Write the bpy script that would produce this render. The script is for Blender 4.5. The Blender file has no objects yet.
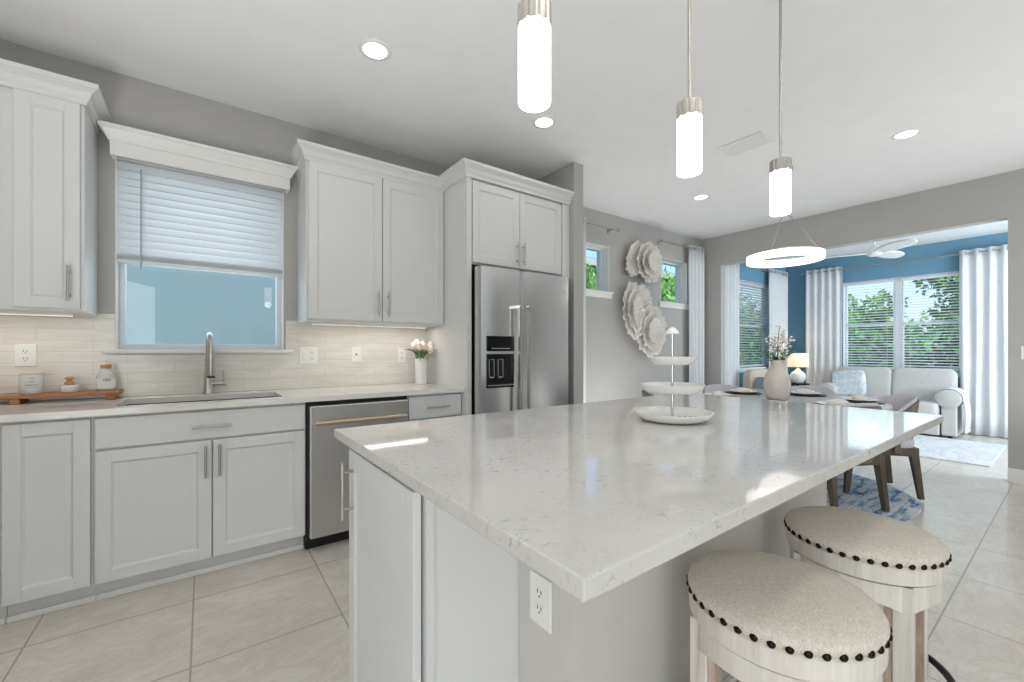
import bpy, math, random
from mathutils import Vector, Matrix
R = math.radians
PI = math.pi
random.seed(7)
C = bpy.context.scene.collection
S = bpy.context.scene

# ------------------------------------------------------------------ camera, world, sun, big lights, exposure
cam = bpy.data.cameras.new('camera')
cam.sensor_width = 36.0
cam.lens = 420.1 * 36.0 / 1024.0
cam.shift_y = 9.5 / 1024.0
cam.clip_start = 0.02
camo = bpy.data.objects.new('camera', cam)
camo.location = (0, 0, 1.183)
camo.rotation_euler = (R(90), 0, R(-36.25))
C.objects.link(camo)
S.camera = camo

W = bpy.data.worlds.new('world'); S.world = W
W.use_nodes = True
wn = W.node_tree
sky = wn.nodes.new('ShaderNodeTexSky')
sky.sky_type = 'NISHITA'
sky.sun_disc = False
sky.sun_elevation = R(48)
sky.sun_rotation = R(235)
sky.dust_density = 2.0
sky.ozone_density = 2.0
bgn = wn.nodes['Background']
wn.links.new(sky.outputs[0], bgn.inputs[0])
bgn.inputs[1].default_value = 0.35

S.view_settings.view_transform = 'Standard'
S.view_settings.look = 'None'
S.view_settings.gamma = 1.0
S.view_settings.use_curve_mapping = False
S.view_settings.exposure = -0.34
try:
    S.cycles.use_denoising = True
    S.cycles.max_bounces = 10
    S.cycles.diffuse_bounces = 6
    S.cycles.transparent_max_bounces = 24
    S.cycles.sample_clamp_indirect = 6.0
    S.cycles.caustics_reflective = False
    S.cycles.caustics_refractive = False
except Exception:
    pass

def lamp(name, kind, loc, rot, power, col=(1, 1, 1), size=1.0, sy=None, spread=None, shape=None):
    L = bpy.data.lights.new(name, kind)
    L.energy = power
    L.color = col
    if kind == 'AREA':
        L.shape = shape or ('RECTANGLE' if sy else 'SQUARE')
        L.size = size
        if sy: L.size_y = sy
        if spread: L.spread = R(spread)
    elif kind == 'POINT':
        L.shadow_soft_size = size
    elif kind == 'SUN':
        L.angle = size
    o = bpy.data.objects.new(name, L)
    o.location = loc
    o.rotation_euler = rot
    C.objects.link(o)
    return o

sun = lamp('sun', 'SUN', (0, 0, 12), (0, 0, 0), 2.6, (1, .95, .86), R(2))
sun.rotation_euler = Vector((.62, .40, -.85)).to_track_quat('-Z', 'Y').to_euler()
# added fill lamps, then daylight through the far sunroom window and the kitchen window
lamp('rear_fill', 'AREA', (3.9, -4.05, 1.3), (R(90), 0, 0), 1.5, (.96, .98, 1.0), 1.2, 2.3)  # area lamp added inside the unseen rear door, as frontal fill
lamp('rear_ceiling_fill', 'AREA', (2.4, -2.2, .3), (R(174), 0, 0), 21, (.985, .985, 1.0), 3.8, .8, 118)  # upward lamp added behind the camera to brighten the ceiling
lamp('left_side_fill', 'AREA', (-1.22, -2.2, 1.25), (0, R(-90), R(22)), 64, (.97, .985, 1.0), 2.2, 2.6)  # lamp added out of view to brighten faces turned left
lamp('left_ceiling_fill', 'AREA', (-.85, .3, .3), (R(170), R(-6), 0), 38, (1, .99, .99), .8, 1.4, 130)  # upward lamp added at the left to lift the kitchen ceiling
lamp('right_ceiling_fill', 'AREA', (4.6, -.5, .3), (R(166), R(3), 0), 23, (.985, .985, 1.0), 1.2, 1.0, 150)  # added low and out of frame, lifts dining ceiling and right wall
lamp('dining_ceiling_fill', 'AREA', (3.6, 2.7, .12), (R(180), 0, 0), 17, (1, .99, .98), 1.2, .8, 150)  # upward lamp added behind the island for the dining ceiling and back wall
lamp('sunroom_side_fill', 'AREA', (7.0, -1.28, 1.5), (R(90), 0, R(-22)), 128, (.86, .94, 1.0), 2.0, 1.7)  # lamp added at the unseen near wall to brighten the far sunroom corner
lamp('daylight_sunroom_window', 'AREA', (8.99, 1.75, 1.6), (0, R(90), 0), 14, (.86, .94, 1.0), 1.4, 1.5)
lamp('daylight_kitchen_window', 'AREA', (.02, 3.52, 1.76), (R(-90), 0, 0), 5.5, (.92, .96, 1.0), .70, 1.0)

# ------------------------------------------------------------------ helpers
WL = {}
class MB:
    def __init__(s): s.v = []; s.f = []
    def add(s, vs, fs):
        b = len(s.v); s.v += [tuple(p) for p in vs]; s.f += [tuple(i + b for i in q) for q in fs]; return s
    def box(s, x0, x1, y0, y1, z0, z1):
        if x0 > x1: x0, x1 = x1, x0
        if y0 > y1: y0, y1 = y1, y0
        if z0 > z1: z0, z1 = z1, z0
        return s.add([(x0, y0, z0), (x1, y0, z0), (x1, y1, z0), (x0, y1, z0), (x0, y0, z1), (x1, y0, z1), (x1, y1, z1), (x0, y1, z1)],
                     [(0, 3, 2, 1), (4, 5, 6, 7), (0, 1, 5, 4), (1, 2, 6, 5), (2, 3, 7, 6), (3, 0, 4, 7)])
    def bar(s, p0, p1, w, d, w1=None, d1=None, up=(0, 1, 0)):
        p0 = Vector(p0); p1 = Vector(p1); t = (p1 - p0).normalized(); u = Vector(up)
        a = t.cross(u).normalized(); b = a.cross(t).normalized()
        w1 = w if w1 is None else w1; d1 = d if d1 is None else d1
        vs = []
        for p, ww, dd in ((p0, w, d), (p1, w1, d1)):
            for i, j in ((-1, -1), (1, -1), (1, 1), (-1, 1)): vs.append(p + a * ww / 2 * i + b * dd / 2 * j)
        return s.add(vs, [(0, 3, 2, 1), (4, 5, 6, 7), (0, 1, 5, 4), (1, 2, 6, 5), (2, 3, 7, 6), (3, 0, 4, 7)])
    def lathe(s, prof, cx=0, cy=0, n=32, ax='z', cz=0, cap=True):
        vs = []; fs = []; m = len(prof)
        for r, z in prof:
            for k in range(n):
                a = 2 * PI * k / n; p, q = r * math.cos(a), r * math.sin(a)
                vs.append((cx + p, cy + q, cz + z) if ax == 'z' else ((cx + z, cy + p, cz + q) if ax == 'x' else (cx + q, cy + z, cz + p)))
        for i in range(m - 1):
            for k in range(n):
                k2 = (k + 1) % n
                fs.append((i * n + k, i * n + k2, (i + 1) * n + k2, (i + 1) * n + k))
        if cap:
            fs.append(tuple(range(n - 1, -1, -1))); fs.append(tuple((m - 1) * n + k for k in range(n)))
        return s.add(vs, fs)
    def cyl(s, cx, cy, z0, z1, r, n=24, r1=None): return s.lathe([(r, z0), (r if r1 is None else r1, z1)], cx, cy, n)
    def tube(s, pts, r, n=10, closed=False):
        P = [Vector(p) for p in pts]; m = len(P); vs = []; fs = []
        rr = r if isinstance(r, (list, tuple)) else [r] * m
        ref = None
        for i in range(m):
            if closed: t = P[(i + 1) % m] - P[i - 1]
            else: t = P[min(i + 1, m - 1)] - P[max(i - 1, 0)]
            t.normalize()
            if ref is None:
                ref = Vector((0, 0, 1)) if abs(t.z) < .9 else Vector((1, 0, 0))
            a = t.cross(ref)
            if a.length < 1e-4: a = t.cross(Vector((1, 0, 0)))
            a.normalize(); b = a.cross(t).normalized(); ref = b
            for k in range(n):
                q = 2 * PI * k / n; vs.append(P[i] + (a * math.cos(q) + b * math.sin(q)) * rr[i])
        L = m if closed else m - 1
        for i in range(L):
            j = (i + 1) % m
            for k in range(n):
                k2 = (k + 1) % n; fs.append((i * n + k, i * n + k2, j * n + k2, j * n + k))
        if not closed:
            fs.append(tuple(range(n - 1, -1, -1))); fs.append(tuple((m - 1) * n + k for k in range(n)))
        return s.add(vs, fs)
    def grid(s, fn, nu, nv, cu=False):
        vs = []; fs = []; U = nu if cu else nu + 1
        for i in range(U):
            for j in range(nv + 1): vs.append(fn(i / nu, j / nv))
        for i in range(nu):
            i2 = (i + 1) % U
            for j in range(nv): fs.append((i * (nv + 1) + j, i2 * (nv + 1) + j, i2 * (nv + 1) + j + 1, i * (nv + 1) + j + 1))
        return s.add(vs, fs)
    def sbox(s, cx, cy, cz, sx, sy, sz, e=.35, n=24, m=14):
        def pw(x, p): return math.copysign(abs(x) ** p, x)
        pr = []
        vs = []; fs = []
        for i in range(m + 1):
            la = -PI / 2 + PI * i / m
            for k in range(n):
                lo = 2 * PI * k / n
                vs.append((cx + sx / 2 * pw(math.cos(la), e) * pw(math.cos(lo), e), cy + sy / 2 * pw(math.cos(la), e) * pw(math.sin(lo), e), cz + sz / 2 * pw(math.sin(la), e)))
        for i in range(m):
            for k in range(n):
                k2 = (k + 1) % n; fs.append((i * n + k, i * n + k2, (i + 1) * n + k2, (i + 1) * n + k))
        return s.add(vs, fs)
    def prism(s, poly, a0, a1, ax='x'):
        n = len(poly)
        def mp(p, a): return (a, p[0], p[1]) if ax == 'x' else ((p[0], a, p[1]) if ax == 'y' else (p[0], p[1], a))
        vs = [mp(p, a0) for p in poly] + [mp(p, a1) for p in poly]
        fs = [tuple(range(n - 1, -1, -1)), tuple(range(n, 2 * n))] + [(i, (i + 1) % n, n + (i + 1) % n, n + i) for i in range(n)]
        return s.add(vs, fs)
    def sweep(s, path, prof, z0):
        P = [Vector((p[0], p[1])) for p in path]; m = len(P); nrm = []
        for i in range(m):
            ns = []
            if i > 0: d = (P[i] - P[i - 1]).normalized(); ns.append(Vector((d.y, -d.x)))
            if i < m - 1: d = (P[i + 1] - P[i]).normalized(); ns.append(Vector((d.y, -d.x)))
            if len(ns) == 2: q = ns[0] + ns[1]; q = q / (q.dot(ns[0]))
            else: q = ns[0]
            nrm.append(q)
        k = len(prof); vs = []; fs = []
        for i in range(m):
            for o, z in prof: vs.append((P[i].x + nrm[i].x * o, P[i].y + nrm[i].y * o, z0 + z))
        for i in range(m - 1):
            for j in range(k): j2 = (j + 1) % k; fs.append((i * k + j, (i + 1) * k + j, (i + 1) * k + j2, i * k + j2))
        fs.append(tuple(range(k))); fs.append(tuple((m - 1) * k + j for j in range(k - 1, -1, -1)))
        return s.add(vs, fs)
    def xform(s, M, start=0):
        s.v = s.v[:start] + [tuple(M @ Vector(p)) for p in s.v[start:]]; return s
    def build(s, name, mat, parent=None, smooth=None, bevel=0, seg=2, solid=0, loc=None):
        if parent is not None: org = WL[parent.name]
        elif loc is not None: org = Vector(loc)
        else:
            xs = [p[0] for p in s.v]; ys = [p[1] for p in s.v]; zs = [p[2] for p in s.v]
            org = Vector(((min(xs) + max(xs)) / 2, (min(ys) + max(ys)) / 2, min(zs)))
        me = bpy.data.meshes.new(name)
        me.from_pydata([tuple(Vector(p) - org) for p in s.v], [], s.f)
        me.materials.append(mat)
        me.validate()
        if smooth is not None:
            me.polygons.foreach_set('use_smooth', [True] * len(me.polygons))
            if smooth < 170: me.set_sharp_from_angle(angle=R(smooth))
        me.update()
        o = bpy.data.objects.new(name, me); C.objects.link(o)
        WL[o.name] = org.copy()
        if parent is not None: o.parent = parent
        else: o.location = org
        if solid:
            md = o.modifiers.new('solid', 'SOLIDIFY'); md.thickness = solid; md.offset = 0
        if bevel:
            md = o.modifiers.new('bevel', 'BEVEL'); md.width = bevel; md.segments = seg; md.limit_method = 'ANGLE'; md.angle_limit = R(40)
        return o

def tag(o, label=None, cat=None, group=None, kind=None):
    if label: o['label'] = label
    if cat: o['category'] = cat
    if group: o['group'] = group
    if kind: o['kind'] = kind
    return o
def thing(name, label, cat, loc=(0, 0, 0), group=None, kind=None):
    o = bpy.data.objects.new(name, None); C.objects.link(o); o.location = loc; o.empty_display_size = .05
    WL[o.name] = Vector(loc)
    return tag(o, label, cat, group, kind)
def kids(o): return [c for c in o.children]
def copy_tree(o, parent=None):
    c = o.copy(); C.objects.link(c); c.parent = parent
    for ch in kids(o): copy_tree(ch, c)
    return c

# ------------------------------------------------------------------ materials
def lin(c):
    return tuple((x / 12.92 if x <= .04045 else ((x + .055) / 1.055) ** 2.4) for x in [k / 255 for k in c])
class NT:
    def __init__(s, name):
        s.m = bpy.data.materials.new(name); s.m.use_nodes = True; s.t = s.m.node_tree; s.n = s.t.nodes
        s.p = s.n['Principled BSDF']
    def node(s, k, **kw):
        x = s.n.new(k)
        for a, b in kw.items(): setattr(x, a, b)
        return x
    def link(s, a, b): s.t.links.new(a, b)
    def coords(s, scale=(1, 1, 1), kind='Object', rot=(0, 0, 0)):
        tc = s.node('ShaderNodeTexCoord'); mp = s.node('ShaderNodeMapping')
        mp.inputs['Scale'].default_value = scale; mp.inputs['Rotation'].default_value = rot
        s.link(tc.outputs[kind], mp.inputs[0]); return mp.outputs[0]
    def noise(s, vec, scale, detail=3, rough=.5, dist=0):
        x = s.node('ShaderNodeTexNoise'); x.inputs['Scale'].default_value = scale; x.inputs['Detail'].default_value = detail
        x.inputs['Roughness'].default_value = rough; x.inputs['Distortion'].default_value = dist
        s.link(vec, x.inputs['Vector']); return x.outputs['Fac']
    def ramp(s, fac, stops):
        x = s.node('ShaderNodeValToRGB'); e = x.color_ramp.elements
        while len(e) < len(stops): e.new(.5)
        for i, (p, c) in enumerate(stops): e[i].position = p; e[i].color = (*lin(c), 1)
        s.link(fac, x.inputs[0]); return x.outputs[0]
    def mix(s, fac, a, b, mode='MIX'):
        x = s.node('ShaderNodeMix', data_type='RGBA', blend_type=mode)
        for sock, val in ((x.inputs[0], fac), (x.inputs[6], a), (x.inputs[7], b)):
            if isinstance(val, (int, float)): sock.default_value = val
            elif isinstance(val, tuple): sock.default_value = (*lin(val), 1)
            else: s.link(val, sock)
        return x.outputs[2]
    def col(s, c):
        if isinstance(c, tuple): s.p.inputs['Base Color'].default_value = (*lin(c), 1)
        else: s.link(c, s.p.inputs['Base Color'])
    def bump(s, h, strength=.2, dist=.002):
        b = s.node('ShaderNodeBump'); b.inputs['Strength'].default_value = strength; b.inputs['Distance'].default_value = dist
        s.link(h, b.inputs['Height']); s.link(b.outputs[0], s.p.inputs['Normal'])
    def set(s, rough=None, metal=None, spec=None, **kw):
        if rough is not None: s.p.inputs['Roughness'].default_value = rough
        if metal is not None: s.p.inputs['Metallic'].default_value = metal
        if spec is not None: s.p.inputs['Specular IOR Level'].default_value = spec
        for k, v in kw.items(): s.p.inputs[k].default_value = v
        return s
def plain(name, c, rough=.5, metal=0, spec=.5, var=.03, vs=6, bump=0, bs=300, **kw):
    t = NT(name); v = t.coords()
    lo = tuple(max(0, int(k * (1 - var))) for k in c); hi = tuple(min(255, int(k * (1 + var))) for k in c)
    t.col(t.ramp(t.noise(v, vs), [(.3, lo), (.7, hi)]))
    if bump: t.bump(t.noise(v, bs, 4), bump)
    t.set(rough, metal, spec, **kw)
    return t.m
def emit(name, c, strength, rough=.4):
    t = NT(name); t.col(c); t.set(rough)
    t.p.inputs['Emission Color'].default_value = (*lin(c), 1); t.p.inputs['Emission Strength'].default_value = strength
    return t.m
def wood(name, stops, scale=(2, 30, 30), rough=.5, bump=.15):
    t = NT(name); v = t.coords(scale); f = t.noise(v, 1.6, 6, .6, .6)
    t.col(t.ramp(f, stops)); t.set(rough); t.bump(f, bump); return t.m

m_wall = plain('wall_paint', (180, 179, 176), .75, var=.008, bump=.05, bs=220)
m_blue = plain('blue_wall_paint', (104, 150, 174), .7, var=.01, bump=.05, bs=220)
m_ceil = plain('ceiling_paint', (240, 240, 241), .85, var=.006, bump=.08, bs=160)
m_trim = plain('white_trim', (234, 234, 232), .4, var=.006)
m_cab = plain('cabinet_white', (219, 220, 220), .36, var=.006, vs=2)
m_cabin = plain('cabinet_inside', (214, 206, 190), .5)
m_black = plain('black_gap', (14, 14, 15), .35)
m_blackmetal = plain('black_metal', (24, 23, 23), .35, .6)
m_chrome = plain('chrome', (215, 215, 215), .12, 1, var=.01)
m_nickel = plain('brushed_nickel', (186, 182, 176), .3, 1, var=.03, vs=40)
m_brass = plain('champagne_metal', (205, 190, 170), .28, 1, var=.02)
m_white = plain('white_ceramic', (238, 237, 234), .22, var=.006)
m_plate = plain('white_plastic', (236, 235, 231), .35, var=.004)
m_slot = plain('dark_slot', (60, 58, 56), .5)
m_vinyl = plain('window_vinyl', (222, 228, 234), .4, var=.006)
m_blind = plain('blind_white', (236, 238, 240), .45, var=.006)
def translucent(m, c, k):
    nt = m.node_tree; p = nt.nodes['Principled BSDF']; tl = nt.nodes.new('ShaderNodeBsdfTranslucent'); tl.inputs[0].default_value = (*lin(c), 1)
    mx = nt.nodes.new('ShaderNodeMixShader'); mx.inputs[0].default_value = k
    nt.links.new(p.outputs[0], mx.inputs[1]); nt.links.new(tl.outputs[0], mx.inputs[2]); nt.links.new(mx.outputs[0], nt.nodes['Material Output'].inputs[0])
translucent(m_blind, (246, 247, 249), .4)
m_curtain = plain('curtain_cloth', (240, 242, 245), .85, var=.012, vs=20, bump=.15, bs=500); translucent(m_curtain, (243, 246, 250), .2)
m_decor = plain('white_coral', (228, 225, 220), .7, var=.05, vs=60, bump=.5, bs=140)
m_led = emit('lamp_lens', (255, 252, 246), 9)
m_pend = emit('opal_glass', (255, 252, 247), 3.2, .2)
m_ring = emit('ring_diffuser', (255, 249, 240), 2.0)
m_shade = emit('lit_lampshade', (255, 236, 200), .75, .9)
m_leaf = plain('plant_leaf', (98, 132, 84), .5, var=.25, vs=30)
m_stem = plain('plant_stem', (112, 138, 88), .6)
m_tulip = plain('tulip_petal', (244, 226, 216), .55, var=.06, vs=25)
m_blossom = plain('white_blossom', (242, 232, 232), .7, var=.05, vs=40)
m_nail = plain('dark_nailhead', (38, 30, 26), .3, .85)
m_linenw = plain('napkin_cloth', (238, 236, 232), .9, var=.02, bump=.2)
m_sofa = plain('sofa_linen', (200, 199, 196), .9, var=.03, vs=60, bump=.25, bs=420)
m_chairfab = plain('grey_chair_cloth', (200, 199, 206), .9, var=.05, vs=80, bump=.25, bs=420)
m_beige = plain('beige_chair_cloth', (206, 192, 176), .9, var=.04, vs=60, bump=.25, bs=420)
m_stucco = plain('pale_blue_stucco', (170, 194, 200), .9, var=.02, vs=3, bump=.5, bs=90)
m_roof = plain('dark_roof', (92, 100, 108), .8, var=.1, vs=6)
m_grass = plain('lawn', (88, 120, 62), .95, var=.2, vs=4)
m_bark = plain('bark', (96, 82, 66), .9, var=.15, vs=12, bump=.4, bs=40)
m_tleaf = plain('tree_leaf', (124, 172, 92), .6, var=.35, vs=1.2)
m_dleaf = plain('hedge_leaf', (98, 154, 92), .6, var=.35, vs=1.2)
m_charger = plain('dark_charger', (70, 58, 52), .4, var=.1, vs=40)
m_throw = plain('white_throw', (226, 230, 232), .95, var=.04, vs=60, bump=.4, bs=300)
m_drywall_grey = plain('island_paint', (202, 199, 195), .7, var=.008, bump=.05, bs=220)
m_bottle = plain('frosted_bottle', (232, 234, 232), .12, var=.02, **{'Transmission Weight': .25})
m_hair = wood('reclaimed_wood', [(.25, (112, 72, 46)), (.55, (176, 124, 86)), (.8, (206, 158, 116))], (5, 60, 60), .55)
m_knobwood = wood('light_wood', [(.2, (160, 118, 78)), (.8, (202, 160, 112))], (30, 30, 8), .5)
m_darkwood = wood('dark_chair_wood', [(.2, (64, 57, 48)), (.6, (94, 83, 70)), (.85, (118, 106, 92))], (14, 14, 3), .5)
m_shellwood = wood('grey_shell_wood', [(.2, (92, 82, 74)), (.8, (126, 116, 108))], (14, 14, 3), .55)
m_greywash = wood('greywash_table_wood', [(.2, (170, 166, 166)), (.8, (206, 203, 203))], (2, 16, 16), .35)
def f_white_wood():
    t = NT('whitewashed_wood'); v = t.coords((30, 30, 2.2))
    f = t.noise(v, 1.6, 6, .6, .2)
    a = t.ramp(f, [(.24, (178, 166, 154)), (.36, (208, 201, 192)), (.6, (222, 217, 210)), (.9, (230, 226, 220))])
    t.col(a); t.set(.55); t.bump(f, .12); return t.m
m_wwood = f_white_wood()
def f_brownwood():
    t = NT('worn_brown_white_wood'); v = t.coords((30, 30, 2.5)); f = t.noise(v, 1.8, 6, .6, .6)
    t.col(t.ramp(f, [(.25, (128, 104, 88)), (.5, (176, 156, 140)), (.75, (214, 204, 194))])); t.set(.55); t.bump(f, .15); return t.m
m_bwood = f_brownwood()
def f_linen():
    t = NT('linen_seat'); v = t.coords()
    a = t.noise(t.coords((420, 60, 60)), 1.5, 2); b = t.noise(t.coords((60, 420, 60)), 1.5, 2)
    c = t.mix(.5, a, b); f = t.noise(v, 340, 3, .6)
    cc = t.mix(.55, t.ramp(c, [(.38, (176, 166, 154)), (.6, (228, 221, 211))]), t.ramp(f, [(.35, (190, 181, 170)), (.65, (222, 215, 205))]))
    t.col(cc); t.set(.95); t.bump(c, .35, .001); return t.m
m_linen = f_linen()
def f_steel(name, c, rough, horiz=True):
    t = NT(name); v = t.coords((.6, .6, 160) if horiz else (120, 120, .4)); f = t.noise(v, 2, 3)
    t.col(c); t.set(rough, 1.0)
    mr = t.node('ShaderNodeMapRange'); mr.inputs[3].default_value = rough - .05; mr.inputs[4].default_value = rough + .09
    t.link(f, mr.inputs[0]); t.link(mr.outputs[0], t.p.inputs['Roughness'])
    w = t.noise(t.coords((1.6, 1.6, .45)), 1.3, 1); t.bump(w, .25, .02)
    return t.m
m_steel = f_steel('stainless_steel', (216, 216, 218), .22, False)
m_dwsteel = f_steel('dishwasher_steel', (206, 204, 202), .36, False)
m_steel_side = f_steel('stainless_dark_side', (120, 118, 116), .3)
m_sink = f_steel('sink_steel', (96, 96, 97), .34)
def f_tile():
    t = NT('floor_tile'); v = t.coords()
    mp = t.node('ShaderNodeMapping'); tc = t.node('ShaderNodeTexCoord')
    mp.inputs['Location'].default_value = (.04, -.38 + .53 * 4, 0)
    t.link(tc.outputs['Object'], mp.inputs[0])
    br = t.node('ShaderNodeTexBrick'); br.offset = 0; br.squash = 1
    br.inputs['Scale'].default_value = 1; br.inputs['Mortar Size'].default_value = .0038; br.inputs['Mortar Smooth'].default_value = .3
    br.inputs['Brick Width'].default_value = .54; br.inputs['Row Height'].default_value = .53; br.inputs['Bias'].default_value = 0
    br.inputs['Color1'].default_value = (.42, .42, .42, 1); br.inputs['Color2'].default_value = (.58, .58, .58, 1)
    t.link(mp.outputs[0], br.inputs['Vector'])
    n1 = t.noise(v, 1.7, 6, .62, 1.6); n2 = t.noise(t.coords((1, 2.2, 1), rot=(0, 0, .6)), 3.2, 8, .7, 2.5)
    base = t.ramp(n1, [(.3, (214, 206, 195)), (.55, (224, 218, 209)), (.75, (230, 226, 219))])
    vein = t.ramp(n2, [(.44, (255, 255, 255)), (.5, (240, 236, 230)), (.56, (255, 255, 255))])
    c = t.mix(.7, base, vein, 'MULTIPLY')
    c = t.mix(.12, c, br.outputs['Color'], 'OVERLAY')
    c = t.mix(br.outputs['Fac'], c, (176, 170, 162))
    t.col(c); t.set(.22)
    inv = t.node('ShaderNodeMath', operation='MULTIPLY'); inv.inputs[1].default_value = -1
    t.link(br.outputs['Fac'], inv.inputs[0]); t.bump(inv.outputs[0], .4, .002)
    return t.m
m_floor = f_tile()
def f_quartz(name, spk=1.0, lo=(198, 196, 192), hi=(210, 208, 205)):
    t = NT(name); v = t.coords()
    base = t.ramp(t.noise(v, 2.2, 6, .6, .8), [(.3, lo), (.7, hi)])
    a = t.noise(t.coords((70, 105, 60), rot=(0, 0, .5)), 1.0, 3, .6, 1.0); b = t.noise(v, 5.5, 3, .55)
    sp = t.ramp(a, [(.57, (0, 0, 0)), (.68, (255, 255, 255))]); sm = t.ramp(b, [(.38, (0, 0, 0)), (.58, (255, 255, 255))])
    f = t.mix(1.0, sp, sm, 'MULTIPLY'); rgb = t.node('ShaderNodeRGBToBW'); t.link(f, rgb.inputs[0])
    g = t.node('ShaderNodeMath', operation='MULTIPLY'); g.inputs[1].default_value = .6 * spk; t.link(rgb.outputs[0], g.inputs[0])
    t.col(t.mix(g.outputs[0], base, (128, 124, 122))); t.set(.055, spec=.5); return t.m
m_quartz = f_quartz('island_quartz')
m_counter = f_quartz('counter_quartz', .3, (226, 223, 217), (235, 233, 229))
def f_splash():
    t = NT('glossy_backsplash'); v0 = t.node('ShaderNodeTexCoord'); mp = t.node('ShaderNodeMapping')
    mp.inputs['Rotation'].default_value = (R(90), 0, 0); t.link(v0.outputs['Object'], mp.inputs[0])
    br = t.node('ShaderNodeTexBrick'); br.offset = .4
    br.inputs['Scale'].default_value = 1; br.inputs['Mortar Size'].default_value = .0016; br.inputs['Mortar Smooth'].default_value = .2
    br.inputs['Brick Width'].default_value = .36; br.inputs['Row Height'].default_value = .062; br.inputs['Bias'].default_value = 0
    br.inputs['Color1'].default_value = (.3, .3, .3, 1); br.inputs['Color2'].default_value = (.7, .7, .7, 1)
    t.link(mp.outputs[0], br.inputs['Vector'])
    n = t.noise(t.coords((1, 1, 5)), 2.6, 6, .6, 1.2)
    c = t.ramp(n, [(.3, (214, 209, 200)), (.6, (228, 224, 216)), (.8, (235, 232, 226))])
    c = t.mix(.10, c, br.outputs['Color'], 'OVERLAY'); c = t.mix(br.outputs['Fac'], c, (205, 200, 191))
    t.col(c); t.set(.12)
    h = t.mix(.5, br.outputs['Color'], n); t.bump(h, .22, .003); return t.m
m_splash = f_splash()
def f_glass():
    t = NT('window_glass'); t.n.remove(t.p)
    tr = t.node('ShaderNodeBsdfTransparent'); tr.inputs[0].default_value = (.93, .97, .98, 1)
    gl = t.node('ShaderNodeBsdfGlossy'); gl.inputs['Roughness'].default_value = .01
    lw = t.node('ShaderNodeLayerWeight'); pw = t.node('ShaderNodeMath', operation='POWER'); pw.inputs[1].default_value = 5; t.link(lw.outputs['Facing'], pw.inputs[0])
    fr = t.node('ShaderNodeMath', operation='MULTIPLY_ADD'); fr.inputs[1].default_value = .9; fr.inputs[2].default_value = .035; t.link(pw.outputs[0], fr.inputs[0])
    mx = t.node('ShaderNodeMixShader'); t.link(fr.outputs[0], mx.inputs[0]); t.link(tr.outputs[0], mx.inputs[1]); t.link(gl.outputs[0], mx.inputs[2])
    t.link(mx.outputs[0], t.n['Material Output'].inputs[0]); return t.m
m_glass = f_glass()
def f_rug():
    t = NT('blue_rug'); v = t.coords((1.2, 5, 1), rot=(0, 0, R(-22)))
    n = t.noise(v, 3.6, 8, .72, .5); k = t.noise(t.coords(), 2.2, 3, .5)
    c = t.ramp(n, [(.38, (58, 100, 150)), (.45, (140, 176, 208)), (.51, (214, 219, 226)), (.66, (236, 235, 235))])
    d = t.ramp(k, [(.4, (222, 224, 228)), (.6, (255, 255, 255))])
    t.col(t.mix(.6, c, d, 'MULTIPLY')); t.set(.95); t.bump(t.noise(t.coords(), 180, 3), .5, .004); return t.m
m_rug = f_rug()
def f_whiterug():
    t = NT('white_rug_veined'); v = t.coords((1, 2.4, 1), rot=(0, 0, R(55)))
    n = t.noise(v, 1.7, 5, .6, 1.4)
    t.col(t.ramp(n, [(.44, (228, 229, 230)), (.5, (208, 212, 215)), (.55, (230, 231, 232))])); t.set(.95); t.bump(t.noise(t.coords(), 160, 3), .6, .004); return t.m
m_wrug = f_whiterug()
def f_pillow():
    t = NT('blue_white_pillow'); n = t.noise(t.coords(), 9, 4, .6, 1.5)
    t.col(t.ramp(n, [(.42, (228, 232, 235)), (.52, (188, 204, 216)), (.6, (230, 234, 236))])); t.set(.9); return t.m
m_pillow = f_pillow()
m_bluepil = plain('grey_blue_cushion', (150, 162, 172), .9, var=.06, vs=30)
m_nlabel = plain('paper_label', (232, 232, 228), .7, var=.01)
m_ink = plain('grey_ink', (150, 150, 152), .7)
m_dink = plain('dark_ink', (40, 40, 40), .7)
m_candle = plain('frosted_glass_jar', (222, 224, 226), .25, var=.02)
m_badge = plain('badge_metal', (225, 225, 226), .18, 1)
m_disp = plain('dispenser_black', (8, 8, 9), .12)

# ------------------------------------------------------------------ the room
H = 2.79
XL, XR, XS = -1.35, 5.83, 8.80
YB, YF = 3.31, -4.2
def struct(o, label=None): return tag(o, label, None, None, 'structure')
def wall(name, mat, ax, p0, p1, a0, a1, holes=(), z0=0, z1=H):
    mb = MB(); cuts = sorted(set([a0, a1] + [h[0] for h in holes] + [h[1] for h in holes]))
    for c0, c1 in zip(cuts, cuts[1:]):
        hs = sorted([h for h in holes if h[0] <= c0 + 1e-6 and h[1] >= c1 - 1e-6], key=lambda h: h[2]); z = z0
        for h in hs + [(0, 0, z1, z1)]:
            if h[2] > z + 1e-6:
                if ax == 'x': mb.box(c0, c1, p0, p1, z, h[2])
                else: mb.box(p0, p1, c0, c1, z, h[2])
            z = max(z, h[3])
    return struct(mb.build(name, mat))
KW = (-.412, .448, 1.19, 2.30)
W1 = (3.22, 3.84, 1.87, 2.40)
W2 = (4.86, 5.48, 1.83, 2.41)
SW = (6.92, 8.15, .90, 2.33)
FW = (.95, 2.44, .87, 2.33)
struct(MB().box(XL - .15, XS + .15, YF - .15, YB + .15, -.12, 0).build('floor', m_floor, loc=(0, 0, 0)))
struct(MB().box(XL - .15, XS + .15, YF - .15, YB + .15, H, H + .12).build('ceiling', m_ceil))
wall('wall_back', m_wall, 'x', YB, YB + .15, XL, XR + .12, [KW, W1, W2])
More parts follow.
